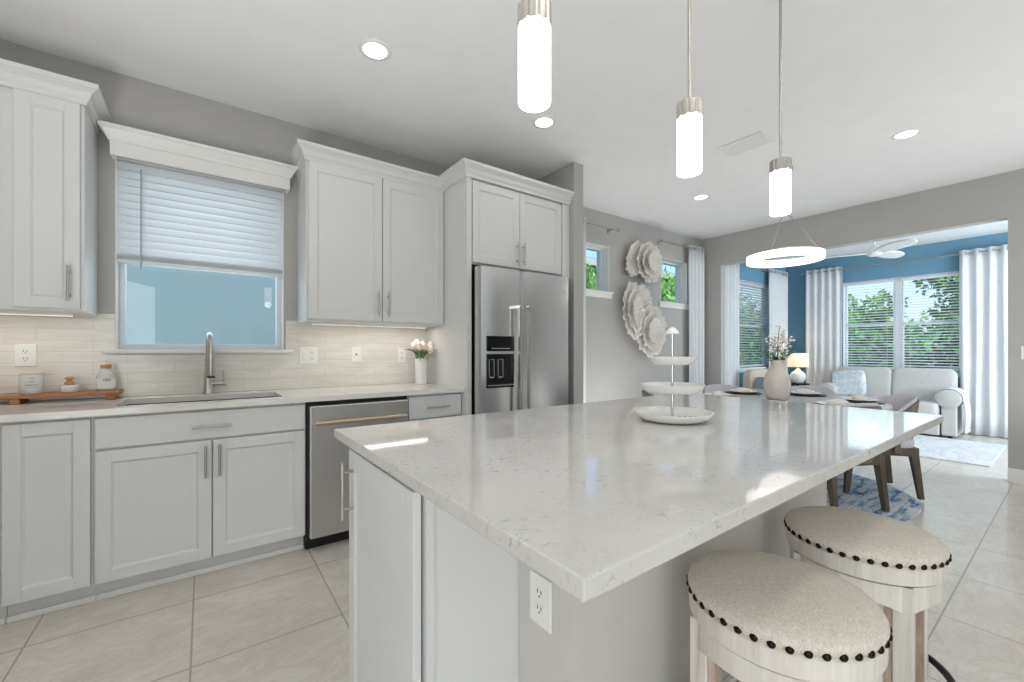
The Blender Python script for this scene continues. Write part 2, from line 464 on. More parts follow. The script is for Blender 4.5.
wall('wall_sunroom_side', m_blue, 'x', YB, YB + .15, XR + .12, XS + .15, [SW])
wall('wall_right', m_wall, 'y', XR, XR + .12, YF, YB, [(.41, 3.01, 0, 2.38)])
wall('wall_sunroom_far', m_blue, 'y', XS, XS + .15, YF, YB, [FW])
wall('wall_sunroom_near', m_blue, 'x', -1.45, -1.30, XR + .12, XS, [(6.3, 8.3, .6, 2.35)])  # unseen wall, its opening added to let light in
wall('wall_left', m_wall, 'y', XL - .15, XL, YF, YB + .15, [(-3.6, -.8, .02, 2.4)])
wall('wall_front', m_wall, 'x', YF - .15, YF, XL, XR, [(3.25, 4.6, .02, 2.45)])
wall('wall_fridge_stub', m_wall, 'y', 2.535, 2.65, 2.57, YB)
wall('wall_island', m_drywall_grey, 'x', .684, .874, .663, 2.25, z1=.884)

def base(name, x0, x1, y0, y1): return struct(MB().box(x0, x1, y0, y1, 0, .115).box(x0 + .002 if x1 - x0 > .05 else x0, x1, y0 + .002 if y1 - y0 > .05 else y0, y1, .115, .13).build(name, m_trim, bevel=.003))
base('baseboard_right', XR - .016, XR, -3.9, .41)
base('baseboard_right_far', XR - .016, XR, 3.01, YB)
base('baseboard_back', 2.65, XR - .016, YB - .016, YB)
base('baseboard_stub', 2.535, 2.65, 2.554, 2.57)
base('baseboard_sunroom', XS - .016, XS, -1.3, YB)
base('baseboard_sunroom_side', XR + .12, XS - .016, YB - .016, YB)
base('baseboard_island', .663, 2.25, .668, .684)

def window(name, ax, p_in, hole, double=False, mull=None, sill=True, glass_off=.11, fr=.03):
    a0, a1, z0, z1 = hole
    g = thing(name, None, None, (0, 0, 0), kind='structure')
    fm = MB(); gm = MB()
    def bx(mb, u0, u1, d0, d1, za, zb):
        if ax == 'x': mb.box(u0, u1, p_in + d0, p_in + d1, za, zb)
        else: mb.box(p_in + d0, p_in + d1, u0, u1, za, zb)
    spans = [(a0, a1)] if not mull else [(a0, mull - .03), (mull + .03, a1)]
    for u0, u1 in spans:
        bx(fm, u0, u0 + fr, glass_off - .03, glass_off + .035, z0, z1); bx(fm, u1 - fr, u1, glass_off - .03, glass_off + .035, z0, z1)
        bx(fm, u0 + fr, u1 - fr, glass_off - .03, glass_off + .035, z0, z0 + fr); bx(fm, u0 + fr, u1 - fr, glass_off - .03, glass_off + .035, z1 - fr, z1)
        if double: bx(fm, u0 + fr, u1 - fr, glass_off - .025, glass_off + .03, (z0 + z1) / 2 - .02, (z0 + z1) / 2 + .02)
        bx(gm, u0 + fr * .5, u1 - fr * .5, glass_off + .003, glass_off + .007, z0 + fr * .5, z1 - fr * .5)
    if mull: bx(fm, mull - .035, mull + .035, glass_off - .04, glass_off + .035, z0, z1)
    fm.build('frame', m_vinyl, g, bevel=.002); gm.build('pane', m_glass, g)
    if sill:
        sm = MB(); bx(sm, a0 - .055, a1 + .055, -.025, glass_off - .03, z0 - .022, z0 - .0005); bx(sm, a0 - .035, a1 + .035, -.014, -.001, z0 - .075 if sill != 'thin' else z0 - .03, z0 - .022)
        sm.build('sill', m_trim, g, bevel=.003)
    return g
def casing(g, ax, p_in, hole, w=.005):
    a0, a1, z0, z1 = hole; m = MB()
    for u0, u1 in ((a0 - .001, a0 + w), (a1 - w, a1 + .001)):
        if ax == 'x': m.box(u0, u1, p_in - .004, p_in + .1, z0, z1)
        else: m.box(p_in - .004, p_in + .08, u0, u1, z0, z1)
    if ax == 'x': m.box(a0, a1, p_in - .004, p_in + .1, z1 - w, z1 + .001)
    else: m.box(p_in - .004, p_in + .08, a0, a1, z1 - w, z1 + .001)
    m.build('jamb', m_trim, g)
g = window('window_1', 'x', YB, KW, sill='thin', glass_off=.10, fr=.034); casing(g, 'x', YB, KW)
g = window('window_2', 'x', YB, W1, glass_off=.13, fr=.03); casing(g, 'x', YB, W1)
g = window('window_3', 'x', YB, W2, glass_off=.13, fr=.03); casing(g, 'x', YB, W2)
g = window('window_4', 'x', YB, SW, True, glass_off=.11); casing(g, 'x', YB, SW)
g = window('window_5', 'y', XS, FW, True, 1.75, glass_off=.11); casing(g, 'y', XS, FW)
# unseen glass doors behind the camera, placed and sized for the light they admit
g = thing('door_1', None, None, (0, YF, 0), kind='structure'); fm = MB(); gm = MB()
for k in range(1):
    x0 = 3.25 + 1.35 * k; x1 = x0 + 1.35
    for a, b in ((x0, x0 + .05), (x1 - .05, x1)): fm.box(a, b, YF - .10, YF - .05, .02, 2.45)
    fm.box(x0 + .05, x1 - .05, YF - .10, YF - .05, .02, .10); fm.box(x0 + .05, x1 - .05, YF - .10, YF - .05, 2.39, 2.45)
    gm.box(x0 + .05, x1 - .05, YF - .078, YF - .072, .10, 2.39)
fm.build('frame', m_vinyl, g); gm.build('pane', m_glass, g)

g = thing('added_door', None, None, (XL, -2.2, 0), kind='structure'); fm = MB(); gm = MB()  # unseen door added to the left wall for light from that side
for k in range(2):
    y0 = -3.6 + 1.4 * k; y1 = y0 + 1.4
    for a, b in ((y0, y0 + .05), (y1 - .05, y1)): fm.box(XL - .10, XL - .05, a, b, .02, 2.4)
    fm.box(XL - .10, XL - .05, y0 + .05, y1 - .05, .02, .10); fm.box(XL - .10, XL - .05, y0 + .05, y1 - .05, 2.34, 2.4)
    gm.box(XL - .078, XL - .072, y0 + .05, y1 - .05, .10, 2.34)
fm.build('frame', m_vinyl, g); gm.build('pane', m_glass, g)

# backsplash tile on the back wall
sp = MB()
for a, b, z in ((XL, -.413, 1.392), (-.413, .46, 1.158), (.46, 1.519, 1.392)): sp.box(a, b, YB - .010, YB - .0005, .9155, z)
struct(tag(sp.build('wall_backsplash', m_splash, loc=(0, 0, 0))))

# ------------------------------------------------------------------ outside
struct(MB().box(-30, 45, -30, 45, -.35, -.14).build('ground', m_grass))
nh = thing('neighbour_house', 'pale blue stucco house seen through the kitchen window', 'house', (0, 6.2, -.14))
MB().box(-6, 4.6, 6.2, 12, -.14, 3.3).build('wall', m_stucco, nh)
MB().prism([(5.8, 3.3), (12.4, 3.3), (9.1, 5.2)], -6.3, 4.9, 'x').build('roof', m_roof, nh)
nh2 = thing('tall_house', 'house with grey roof and white eaves seen through the small dining windows', 'house', (15, 15, -.14))
MB().box(9.5, 24, 12.5, 19, -.14, 4.72).build('wall', m_stucco, nh2)
MB().prism([(12.0, 4.97), (19.5, 4.97), (15.7, 6.2)], 9.0, 24.5, 'x').build('roof', m_roof, nh2)
MB().box(9.0, 24.5, 11.95, 12.1, 4.70, 4.99).build('fascia', m_trim, nh2)

def leaf_cloud(blobs, n, s, rnd):
    mb = MB()
    for i in range(n):
        cx, cy, cz, r = blobs[rnd.randrange(len(blobs))]
        while True:
            d = Vector((rnd.uniform(-1, 1), rnd.uniform(-1, 1), rnd.uniform(-1, 1)))
            if .05 < d.length < 1: break
        d = d * (.55 + .45 * rnd.random())
        p = Vector((cx, cy, cz)) + d * r
        a = Vector((rnd.uniform(-1, 1), rnd.uniform(-1, 1), rnd.uniform(-1, 1))).normalized(); b = a.cross(Vector((rnd.uniform(-1, 1), rnd.uniform(-1, 1), rnd.uniform(-1, 1)))).normalized()
        L = s * rnd.uniform(.6, 1.3); w = L * .42
        mb.add([p - a * L / 2, p + b * w / 2 + a * .08 * L, p + a * L / 2, p - b * w / 2 + a * .08 * L], [(0, 1, 2, 3)])
    return mb
def make_tree(label, seed, h, sp, n, leafmat, group='trees outside the sunroom'):
    rnd = random.Random(seed); t = thing('leafy_tree', label, 'tree', (0, 0, 0), group)
    blobs = [(rnd.uniform(-sp, sp), rnd.uniform(-sp, sp), h * rnd.uniform(.42, 1.0), sp * rnd.uniform(.3, .55)) for _ in range(16)]
    tr = MB().tube([(0, 0, 0), (.05, .02, h * .3), (-.03, .05, h * .6), (.02, 0, h * .85)], [.14, .11, .08, .03], 8)
    for b in blobs[:9]: tr.tube([(0, 0, h * .35), (b[0] * .5, b[1] * .5, (b[2] + h * .35) / 2), (b[0], b[1], b[2])], [.06, .04, .015], 6)
    tr.build('trunk', m_bark, t, 60)
    leaf_cloud(blobs, n, .22, rnd).build('foliage', leafmat, t)
    return t
tA = make_tree('tall tree outside the sunroom window, right of the mullion', 1, 4.6, 1.7, 5200, m_tleaf); tA.location = (14.8, .9, -.14)
tB = make_tree('smaller tree outside the sunroom window, left of the mullion', 2, 3.0, 1.5, 4200, m_tleaf); tB.location = (15.0, 4.6, -.14)
tC = copy_tree(tA); tC.location = (17.5, -1.8, -.14); tC.rotation_euler.z = 2; tC['label'] = 'farther tree behind the tall tree outside the sunroom window'
tD = copy_tree(tB); tD.location = (12.6, 6.6, -.14); tD.rotation_euler.z = 1; tD['label'] = 'dark tree outside the left side window of the sunroom'
tE = copy_tree(tB); tE.location = (18.6, 7.4, -.14); tE.rotation_euler.z = 2.4; tE['label'] = 'farther tree outside the left side window of the sunroom'
tH = copy_tree(tA); tH.location = (17.4, 1.4, -.14); tH.rotation_euler.z = 3.6; tH.scale = (.9, .9, 1.18); tH['label'] = 'big tree farthest back behind the mullion of the far sunroom window'
tF = copy_tree(tB); tF.location = (14.8, 10.2, -.14); tF.rotation_euler.z = .7; tF.scale = (.8, .8, 1.45); tF['label'] = 'tree outside the small dining window right of the wall flowers'
tG = copy_tree(tB); tG.location = (11.2, 10.2, -.14); tG.rotation_euler.z = 4; tG.scale = (.8, .8, 1.4); tG['label'] = 'tree outside the small dining window beside the fridge wall'
rnd = random.Random(5)
def hedge(x0, x1, y0, y1, h, label, n):
    bl = [(rnd.uniform(x0, x1), rnd.uniform(y0, y1), rnd.uniform(.2, h - .3), rnd.uniform(.4, .7)) for _ in range(60)]
    t = thing('green_hedge', label, 'hedge', ((x0 + x1) / 2, (y0 + y1) / 2, -.14))
    leaf_cloud(bl, n, .2, rnd).build('foliage', m_dleaf, t)
    for k in range(8):
        px = x0 + (x1 - x0) * (k + .5) / 8; py = y0 + (y1 - y0) * (k + .5) / 8
        MB().tube([(px, py, -.14), (px + .05, py, h * .4), (px - .04, py + .03, h * .75)], [.04, .03, .01], 6).build('stem', m_bark, t, 60)
hedge(11.6, 12.6, -1.6, 6.0, 2.0, 'dense hedge below the trees outside the far sunroom window', 15000)
hedge(8.4, 14.5, 7.2, 8.2, 2.1, 'dense hedge outside the left side window of the sunroom', 10000)

# ------------------------------------------------------------------ cabinet pieces
def handle(parent, p, ax, L, out, r=.0058, off=.032, mat=None, name='handle'):
    p = Vector(p); out = Vector(out); d = Vector((0, 0, 1)) if ax == 'z' else (Vector((1, 0, 0)) if ax == 'x' else Vector((0, 1, 0)))
    mb = MB(); c = p + out * off
    mb.tube([c - d * L / 2, c + d * L / 2], r, 12)
    for s in (-1, 1):
        q = p + d * s * (L / 2 - .03); mb.tube([q, q + out * off], r * .85, 10)
    return mb.build(name, mat or m_nickel, parent, 40)
def shaker(parent, x0, x1, y, z0, z1, name='door', st=.055, th=.02):
    """door whose face is at y (facing -Y)"""
    mb = MB(); b = .009
    mb.box(x0, x0 + st, y, y + th, z0, z1).box(x1 - st, x1, y, y + th, z0, z1)
    mb.box(x0 + st, x1 - st, y, y + th, z0, z0 + st).box(x0 + st, x1 - st, y, y + th, z1 - st, z1)
    mb.box(x0 + st, x1 - st, y + .010, y + th, z0 + st, z1 - st)
    a0, a1, c0, c1 = x0 + st, x1 - st, z0 + st, z1 - st
    for q in ([(a0, y + .0005, c0), (a1, y + .0005, c0), (a1 - b, y + .010, c0 + b), (a0 + b, y + .010, c0 + b)],
              [(a1, y + .0005, c1), (a0, y + .0005, c1), (a0 + b, y + .010, c1 - b), (a1 - b, y + .010, c1 - b)],
              [(a0, y + .0005, c1), (a0, y + .0005, c0), (a0 + b, y + .010, c0 + b), (a0 + b, y + .010, c1 - b)],
              [(a1, y + .0005, c0), (a1, y + .0005, c1), (a1 - b, y + .010, c1 - b), (a1 - b, y + .010, c0 + b)]):
        mb.add(q, [(0, 1, 2, 3)])
    return mb.build(name, m_cab, parent, bevel=.0012, seg=1)
def slab(parent, x0, x1, y, z0, z1, name='drawer', th=.02): return MB().box(x0, x1, y, y + th, z0, z1).build(name, m_cab, parent, bevel=.002)
CROWN = [(0, 0), (.010, 0), (.014, .018), (.024, .030), (.032, .055), (.050, .072), (.058, .076), (.060, .098), (0, .098)]

YD = 2.69      # base door face
def base_cab(name, label, x0, x1, group='white base cabinets along the window wall'):
    t = thing(name, label, 'cabinet', ((x0 + x1) / 2, 3.0, 0), group)
    b = MB().box(x0, x0 + .018, YD + .022, YB - .001, .10, .883).box(x1 - .018, x1, YD + .022, YB - .001, .10, .883).box(x0 + .018, x1 - .018, YD + .022, YB - .001, .10, .118).box(x0 + .018, x1 - .018, YB - .012, YB - .001, .118, .883).box(x0 + .018, x1 - .018, YD + .022, YD + .04, .118, .883)
    b.box(x0, x1, 2.775, 2.79, .0, .10)
    b.build('body', m_cab, t)
    MB().box(x0, x1, 2.757, 2.774, 0, .028).build('shoe_molding', m_trim, t, bevel=.005)
    return t
t = base_cab('base_cabinet', 'white base cabinet in the far left corner, mostly out of frame', XL + .001, -.692)
d = shaker(t, -1.2, -.70, YD, .105, .868); handle(d, (-.75, YD, .76), 'z', .17, (0, -1, 0))
t = base_cab('base_cabinet', 'narrow white base cabinet with one door below the wooden tray', -.690, -.412)
shaker(t, -.686, -.420, YD, .105, .868)
t = base_cab('base_cabinet', 'white sink base cabinet with two doors and a false drawer', -.411, .482)
f = slab(t, -.404, .475, YD, .728, .868, 'drawer_front'); handle(f, (.035, YD, .792), 'x', .17, (0, -1, 0))
d = shaker(t, -.404, .032, YD, .105, .716); handle(d, (.006, YD, .612), 'z', .165, (0, -1, 0))
d = shaker(t, .038, .475, YD, .105, .716); handle(d, (.066, YD, .612), 'z', .165, (0, -1, 0))
t = base_cab('base_cabinet', 'white drawer base cabinet between dishwasher and fridge panel', 1.102, 1.518)
f = slab(t, 1.110, 1.512, YD, .718, .868); handle(f, (1.32, YD, .79), 'x', .17, (0, -1, 0))
d = shaker(t, 1.110, 1.512, YD, .105, .706); handle(d, (1.15, YD, .60), 'z', .165, (0, -1, 0))

# dishwasher
t = thing('dishwasher', 'stainless steel dishwasher with bar handle beside the sink cabinet', 'dishwasher', (.79, 2.9, 0))
MB().box(.484, 1.100, 2.70, 3.28, .06, .882).box(.484, 1.100, 2.76, 2.78, 0, .06).build('tub', m_black, t)
MB().box(.496, 1.092, 2.652, 2.70, .085, .858).build('door', m_dwsteel, t, bevel=.006)
handle(t, (.79, 2.652, .762), 'x', .545, (0, -1, 0), .0125, .05, m_brass)
MB().box(.484, 1.100, 2.735, 2.76, .0, .085).build('kick_plate', m_black, t)

# worktop with sink cut-out
sx0, sx1, sy0, sy1 = -.345, .372, 2.765, 3.135
w = MB()
for a, b, c, d_ in ((XL + .001, sx0, 2.66, YB - .011), (sx1, 1.519, 2.66, YB - .011), (sx0, sx1, 2.66, sy0), (sx0, sx1, sy1, YB - .011)): w.box(a, b, c, d_, .884, .914)
tag(w.build('worktop', m_counter, loc=(0, 0, .884)), 'long white quartz worktop running under the kitchen window', 'worktop')
t = thing('kitchen_sink', 'undermount stainless sink set into the worktop below the window', 'sink', (.01, 2.95, .66))
s_ = MB(); a, b, c, d_ = sx0 - .006, sx1 + .006, sy0 - .006, sy1 + .006
s_.box(a - .012, a, c, d_, .68, .8835).box(b, b + .012, c, d_, .68, .8835).box(a - .012, b + .012, c - .012, c, .68, .8835).box(a - .012, b + .012, d_, d_ + .012, .68, .8835).box(a - .012, b + .012, c - .012, d_ + .012, .668, .68)
s_.build('basin', m_sink, t)
MB().lathe([(.045, .6805), (.045, .684), (.03, .682)], .01, 3.0).build('drain', m_chrome, t, 40)
# faucet
fx, fy = .022, 3.215
t = thing('kitchen_faucet', 'tall chrome pull-down faucet behind the sink', 'faucet', (fx, fy, .914))
MB().lathe([(.030, .914), (.030, .922), (.027, .93), (.022, 1.0), (.017, 1.08), (.0165, 1.14)], fx, fy).build('body', m_nickel, t, 40)
pts = [(fx, fy, 1.10), (fx, fy, 1.17)]
for k in range(0, 11):
    a = PI * k / 10; pts.append((fx + .01 * k / 10, fy - .085 + .085 * math.cos(a), 1.195 + .085 * math.sin(a)))
pts += [(fx + .012, fy - .17, 1.165)]
MB().tube(pts, .0135, 16).build('spout', m_nickel, t, 60)
MB().lathe([(.018, 1.032), (.0195, 1.037), (.019, 1.11), (.0155, 1.175)], fx + .012, fy - .17).build('spray_head', m_nickel, t, 40)
MB().lathe([(.0195, 1.022), (.0195, 1.033)], fx + .012, fy - .17).build('spray_tip', m_black, t, 40)
lv = MB().lathe([(.014, .015), (.014, .085), (.012, .09)], fx, fy - .005, 16, 'x', .975); lv.tube([(fx + .075, fy - .005, .975), (fx + .078, fy - .01, 1.06)], .0045, 10)
lv.build('lever', m_nickel, t, 40)

# upper cabinets
def upper(label, x0, x1, y, z0, z1, crown_path, doors, ctop=True):
    t = thing('wall_cabinet', label, 'cabinet', ((x0 + x1) / 2, 3.15, z0), 'white wall cabinets')
    MB().box(x0, x1, y + .022, YB - .001, z0, z1 + .05).build('body', m_cab, t)
    MB().sweep(crown_path, CROWN, z1 - .012).build('crown_molding', m_trim if False else m_cab, t)
    for a, b, hx in doors:
        dd = shaker(t, a, b, y, z0 + .012, z1 - .015); handle(dd, (hx, y, z0 + .135), 'z', .175, (0, -1, 0))
    return t
upper('white wall cabinet with crown molding left of the kitchen window', -1.33, -.487, 2.968, 1.378, 2.43, [(-1.33, 2.985), (-.487, 2.985), (-.487, YB - .002)], [(-1.28, -.770, -1.0), (-.722, -.500, -.536)])
upper('large two-door wall cabinet between the window and the fridge', .533, 1.519, 2.968, 1.378, 2.43, [(.533, YB - .002), (.533, 2.985), (1.519, 2.985)], [(.545, 1.026, .995), (1.032, 1.512, 1.066)])
t = thing('fridge_surround_panel', 'tall white side panel on the left of the fridge', 'panel', (1.54, 2.96, 0))
MB().box(1.520, 1.560, 2.62, YB - .001, 0, 2.48).build('board', m_cab, t, bevel=.002)
t = thing('wall_cabinet', 'white two-door cabinet with crown molding above the fridge', 'cabinet', (2.04, 2.96, 1.82), 'white wall cabinets')
MB().box(1.5605, 2.533, 2.642, YB - .001, 1.815, 2.48).build('body', m_cab, t)
MB().sweep([(1.519, 2.984), (1.519, 2.619), (2.534, 2.619)], CROWN, 2.43).build('crown_molding', m_cab, t)
d = shaker(t, 1.570, 1.994, 2.62, 1.825, 2.418); handle(d, (1.968, 2.62, 1.935), 'z', .175, (0, -1, 0))
d = shaker(t, 2.000, 2.440, 2.62, 1.825, 2.418); handle(d, (2.026, 2.62, 1.935), 'z', .175, (0, -1, 0))
MB().box(2.450, 2.534, 2.62, 2.642, 1.8, 2.45).build('filler_strip', m_cab, t)
# under-cabinet lights
def ucl(label, x0, x1, power):
    t = thing('under_cabinet_light', label, 'light', ((x0 + x1) / 2, 3.2, 1.36))
    MB().box(x0, x1, 3.17, 3.20, 1.366, 1.3775).build('housing', m_white, t)
    MB().box(x0 + .005, x1 - .005, 3.174, 3.196, 1.363, 1.3655).build('lens', emit('warm_strip', (255, 246, 232), .7), t)
    lamp('under_cabinet_lamp', 'AREA', ((x0 + x1) / 2, 3.12, 1.362), (0, 0, 0), power, (1, .96, .90), x1 - x0 - .02, .03)
ucl('slim warm light strip under the cabinet right of the window', .60, 1.46, 1.45)
ucl('slim warm light strip under the cabinet left of the window', -1.2, -.56, .95)

# refrigerator
t = thing('refrigerator', 'stainless side-by-side refrigerator with ice dispenser', 'refrigerator', (2.01, 2.9, 0))
fx0, fx1, fs, fyf = 1.572, 2.446, 1.943, 2.53
MB().box(fx0 + .004, fx1 - .004, 2.605, 3.27, .03, 1.775).build('body', m_steel_side, t, bevel=.004)
MB().box(fx0 + .03, fx1 - .03, 2.58, 2.605, .0, .1).build('grille', m_black, t)
def fdoor(x0, x1):
    def prof():
        pts = [(x0, 2.595), (x0, fyf + .02)]
        for k in range(9):
            u = k / 8; pts.append((x0 + .012 + (x1 - x0 - .024) * u, fyf - .010 * math.sin(PI * u)))
        return pts + [(x1, fyf + .02), (x1, 2.595)]
    return MB().prism(prof(), .10, 1.785, 'z').build('door', m_steel, t, 30)
dl = fdoor(fx0, fs - .003); dr = fdoor(fs + .003, fx1)
def fh(door, x):
    m = MB(); m.box(x - .011, x + .011, fyf - .068, fyf - .046, .48, 1.515); h_ = m.build('handle', m_nickel, door, bevel=.004)
    
    for za, zb in ((1.495, 1.52), (.475, .50)): MB().box(x - .012, x + .012, fyf - .07, fyf + .0, za, zb).build('handle_end', m_chrome, door, bevel=.003)
fh(dl, fs - .054); fh(dr, fs + .030)
dp = MB().box(1.626, 1.866, fyf - .014, fyf + .01, 1.178, 1.288).build('control_panel', m_disp, dl, bevel=.002)
mk = MB()
for k in range(7): mk.box(1.665 + k * .024, 1.682 + k * .024, fyf - .0155, fyf - .0139, 1.196, 1.2005)
mk.build('panel_marks', plain('panel_mark', (200, 200, 200), .5), dl)
dr_ = MB().box(1.626, 1.866, fyf - .012, fyf + .01, .912, 1.158).build('dispenser_recess', m_disp, dl, bevel=.002)
pd = MB()
for px in (1.664, 1.742):
    pd.box(px - .023, px + .023, fyf - .017, fyf - .0125, .985, .995).box(px - .023, px - .019, fyf - .017, fyf - .0125, .985, 1.12).box(px + .019, px + .023, fyf - .017, fyf - .0125, .985, 1.12).box(px - .023, px + .023, fyf - .017, fyf - .0125, 1.117, 1.12)
pd.build('dispenser_paddle', m_chrome, dl)
MB().box(1.632, 1.860, fyf - .018, fyf - .012, .928, .934).build('drip_tray', m_nickel, dl)
MB().box(2.30, 2.40, fyf - .0065, fyf + .004, 1.655, 1.667).build('badge', m_badge, dr)

# kitchen window cornice and blind
t = thing('window_cornice', 'white crown-molded cornice board above the kitchen window', 'cornice', (.025, 3.25, 2.29))
MB().box(-.425, .475, 3.225, 3.245, 2.285, 2.40).box(-.425, -.405, 3.245, YB - .001, 2.285, 2.40).box(.455, .475, 3.245, YB - .001, 2.285, 2.40).build('board', m_trim, t)
MB().sweep([(-.425, YB - .002), (-.425, 3.225), (.475, 3.225), (.475, YB - .002)], [(0, 0), (.008, 0), (.012, .016), (.036, .055), (.044, .060), (.046, .078), (0, .078)], 2.362).build('crown', m_trim, t)
def blind(label, ax, p, a0, a1, z0, z1, pitch, tilt, w=.05, rail=.03, wand=None, stack=0, flip=1, room=-1):
    """p: plane of the blind; room: sign of the direction to the room along the normal axis"""
    t = thing('window_blind', label, 'blind', ((a0 + a1) / 2, p, z0) if ax == 'x' else (p, (a0 + a1) / 2, z0), 'white slat blinds')
    def bx(m, u0, u1, n0, n1, za, zb):
        if ax == 'x': m.box(u0, u1, p + n0, p + n1, za, zb)
        else: m.box(p + n0, p + n1, u0, u1, za, zb)
    m = MB(); bx(m, a0, a1, -.028, .028, z1 - .04, z1); m.build('head_rail', m_blind, t, bevel=.003)
    m = MB(); bx(m, a0, a1, -.026, .026, z0, z0 + rail); m.build('bottom_rail', m_blind, t, bevel=.004)
    sl = MB(); z = z0 + rail + .004 + stack * .006
    for k in range(stack):
        zz = z0 + rail + .003 + k * .006; bx(sl, a0 + .004, a1 - .004, -w / 2, w / 2, zz, zz + .0035)
    ct, st = math.cos(tilt), math.sin(tilt)
    z += pitch * .6
    while z < z1 - .045:
        prof = []
        for k in range(5):
            q = -1 + k / 2; o = q * w / 2; cr = .004 * (1 - q * q)
            prof.append((o * ct - cr * st, z + o * st + cr * ct))
        prof2 = prof + [(x + .0025 * st, y - .0025 * ct) for x, y in reversed(prof)]
        pr = [(p + q[0], q[1]) for q in prof2]
        n = len(pr)
        if ax == 'x':
            sl.prism(pr, a0 + .004, a1 - .004, 'x')
        else:
            sl.add([(q[0], a0 + .004, q[1]) for q in pr] + [(q[0], a1 - .004, q[1]) for q in pr], [tuple(range(n)), tuple(range(2 * n - 1, n - 1, -1))] + [(i, n + i, n + (i + 1) % n, (i + 1) % n) for i in range(n)])
        z += pitch
    sl.build('slats', m_blind, t, 50)
    for u in (a0 + (a1 - a0) * .14, a1 - (a1 - a0) * .14):
        for nn in (-w / 2 - .001, w / 2 + .001):
            q = (u, p + nn) if ax == 'x' else (p + nn, u); MB().tube([(q[0], q[1], z0 + .01), (q[0], q[1], z1 - .02)], .001, 5).build('ladder_cord', m_blind, t)
    if wand:
        q = (wand, p + room * .04) if ax == 'x' else (p + room * .04, wand)
        MB().tube([(q[0], q[1], z1 - .03), (q[0], q[1], z1 - .62)], .004, 8).build('tilt_wand', plain('wand_plastic', (170, 175, 180), .3), t, 60)
    return t
blind('half-lowered white blind in the kitchen window above the sink', 'x', YB + .03, KW[0] + .006, KW[1] - .006, 1.695, 2.284, .0445, R(66), rail=.022, stack=5, wand=-.30)
blind('white blind in the left side window of the sunroom', 'x', YB + .045, SW[0] + .014, SW[1] - .014, .915, 2.315, .043, R(-18))
blind('white blind in the left half of the far sunroom window', 'y', XS + .045, 1.79, FW[1] - .014, .885, 2.315, .043, R(14))
blind('white blind in the right half of the far sunroom window', 'y', XS + .045, FW[0] + .014, 1.71, .885, 2.315, .043, R(14))

# outlets and switches
def plate(name, label, c, out, w, h, kinds, cat='outlet'):
    """c centre on the wall surface, out: unit axis to the room"""
    out = Vector(out); side = Vector((0, 0, 1)).cross(out) * -1
    t = thing(name, label, cat, tuple(c))
    M = Matrix((( side.x, out.x, 0, c[0]), (side.y, out.y, 0, c[1]), (side.z, out.z, 1, c[2]), (0, 0, 0, 1)))
    def bb(nm, mat, x0, x1, y0, y1, z0, z1, bv=0):
        m = MB().box(x0, x1, y0, y1, z0, z1).xform(M); m.f = [tuple(reversed(q)) for q in m.f]; return m.build(nm, mat, t, bevel=bv)
    bb('cover_plate', m_plate, -w / 2, w / 2, 0.0005, .006, -h / 2, h / 2, .002)
    for k, kd in enumerate(kinds):
        cx = (k - (len(kinds) - 1) / 2) * .046
        if kd == 'o':
            for zz in (-.0195, .0195):
                bb('receptacle', m_plate, cx - .016, cx + .016, .006, .0075, zz - .0135, zz + .0135, .002)
                mm = MB()
                for dx in (-.0065, .0065): mm.box(cx + dx - .0013, cx + dx + .0013, .0074, .0082, zz - .001, zz + .008)
                mm.box(cx - .002, cx + .002, .0074, .0082, zz - .0095, zz - .0055); mm.xform(M); mm.f = [tuple(reversed(q)) for q in mm.f]
                mm.build('slots', m_slot, t)
        elif kd == 's': bb('rocker', m_plate, cx - .016, cx + .016, .006, .0095, -.033, .033, .002)
        else: bb('jack', m_slot, cx - .006, cx + .006, .006, .008, -.006, .006)
plate('wall_outlet', 'white wall outlet plate above the candle on the backsplash', (-.757, YB - .010, 1.158), (0, -1, 0), .080, .116, 'o')
plate('wall_outlet', 'wide plate with outlet and switch right of the kitchen window', (.606, YB - .010, 1.147), (0, -1, 0), .12, .12, 'os')
plate('wall_jack', 'single white jack plate in the middle of the backsplash', (.94, YB - .010, 1.152), (0, -1, 0), .075, .118, 'j', 'wall plate')
plate('wall_outlet', 'single white outlet plate just left of the tulip vase', (1.30, YB - .010, 1.142), (0, -1, 0), .075, .118, 'o')
plate('wall_outlet', 'white outlet on the island end under the counter corner', (.663, .782, .575), (-1, 0, 0), .078, .122, 'o')
plate('light_switch', 'white light switch plate on the wall right of the sunroom opening', (XR, .277, 1.165), (-1, 0, 0), .118, .118, 'ss', 'switch')

# ------------------------------------------------------------------ island
t = thing('island_cabinet', 'white end cabinet of the island with a tall handled door', 'cabinet', (.55, 1.14, 0), 'island cabinets')
MB().box(.401, .95, .876, 1.415, .10, .883).box(.45, .95, .90, 1.36, 0, .10).build('body', m_cab, t)
dm = MB(); z0, z1, ya, yb, xa = .105, .868, .880, 1.388, .373; st = .058
dm.box(xa, xa + .02, ya, ya + st, z0, z1).box(xa, xa + .02, yb - st, yb, z0, z1).box(xa, xa + .02, ya + st, yb - st, z0, z0 + st).box(xa, xa + .02, ya + st, yb - st, z1 - st, z1).box(xa + .008, xa + .02, ya + st, yb - st, z0 + st, z1 - st)
d = dm.build('door', m_cab, t, bevel=.0012, seg=1); handle(d, (xa, 1.342, .752), 'z', .175, (-1, 0, 0))
MB().box(.401, .420, .868, .8758, .10, .883).build('end_stile', m_cab, t)
t = thing('island_cabinet', 'long white island cabinet facing the sink, behind the end cabinet', 'cabinet', (1.76, 1.14, 0), 'island cabinets')
MB().box(.952, 2.45, .876, 1.415, .10, .883).box(.952, 2.42, .90, 1.36, 0, .10).build('body', m_cab, t)
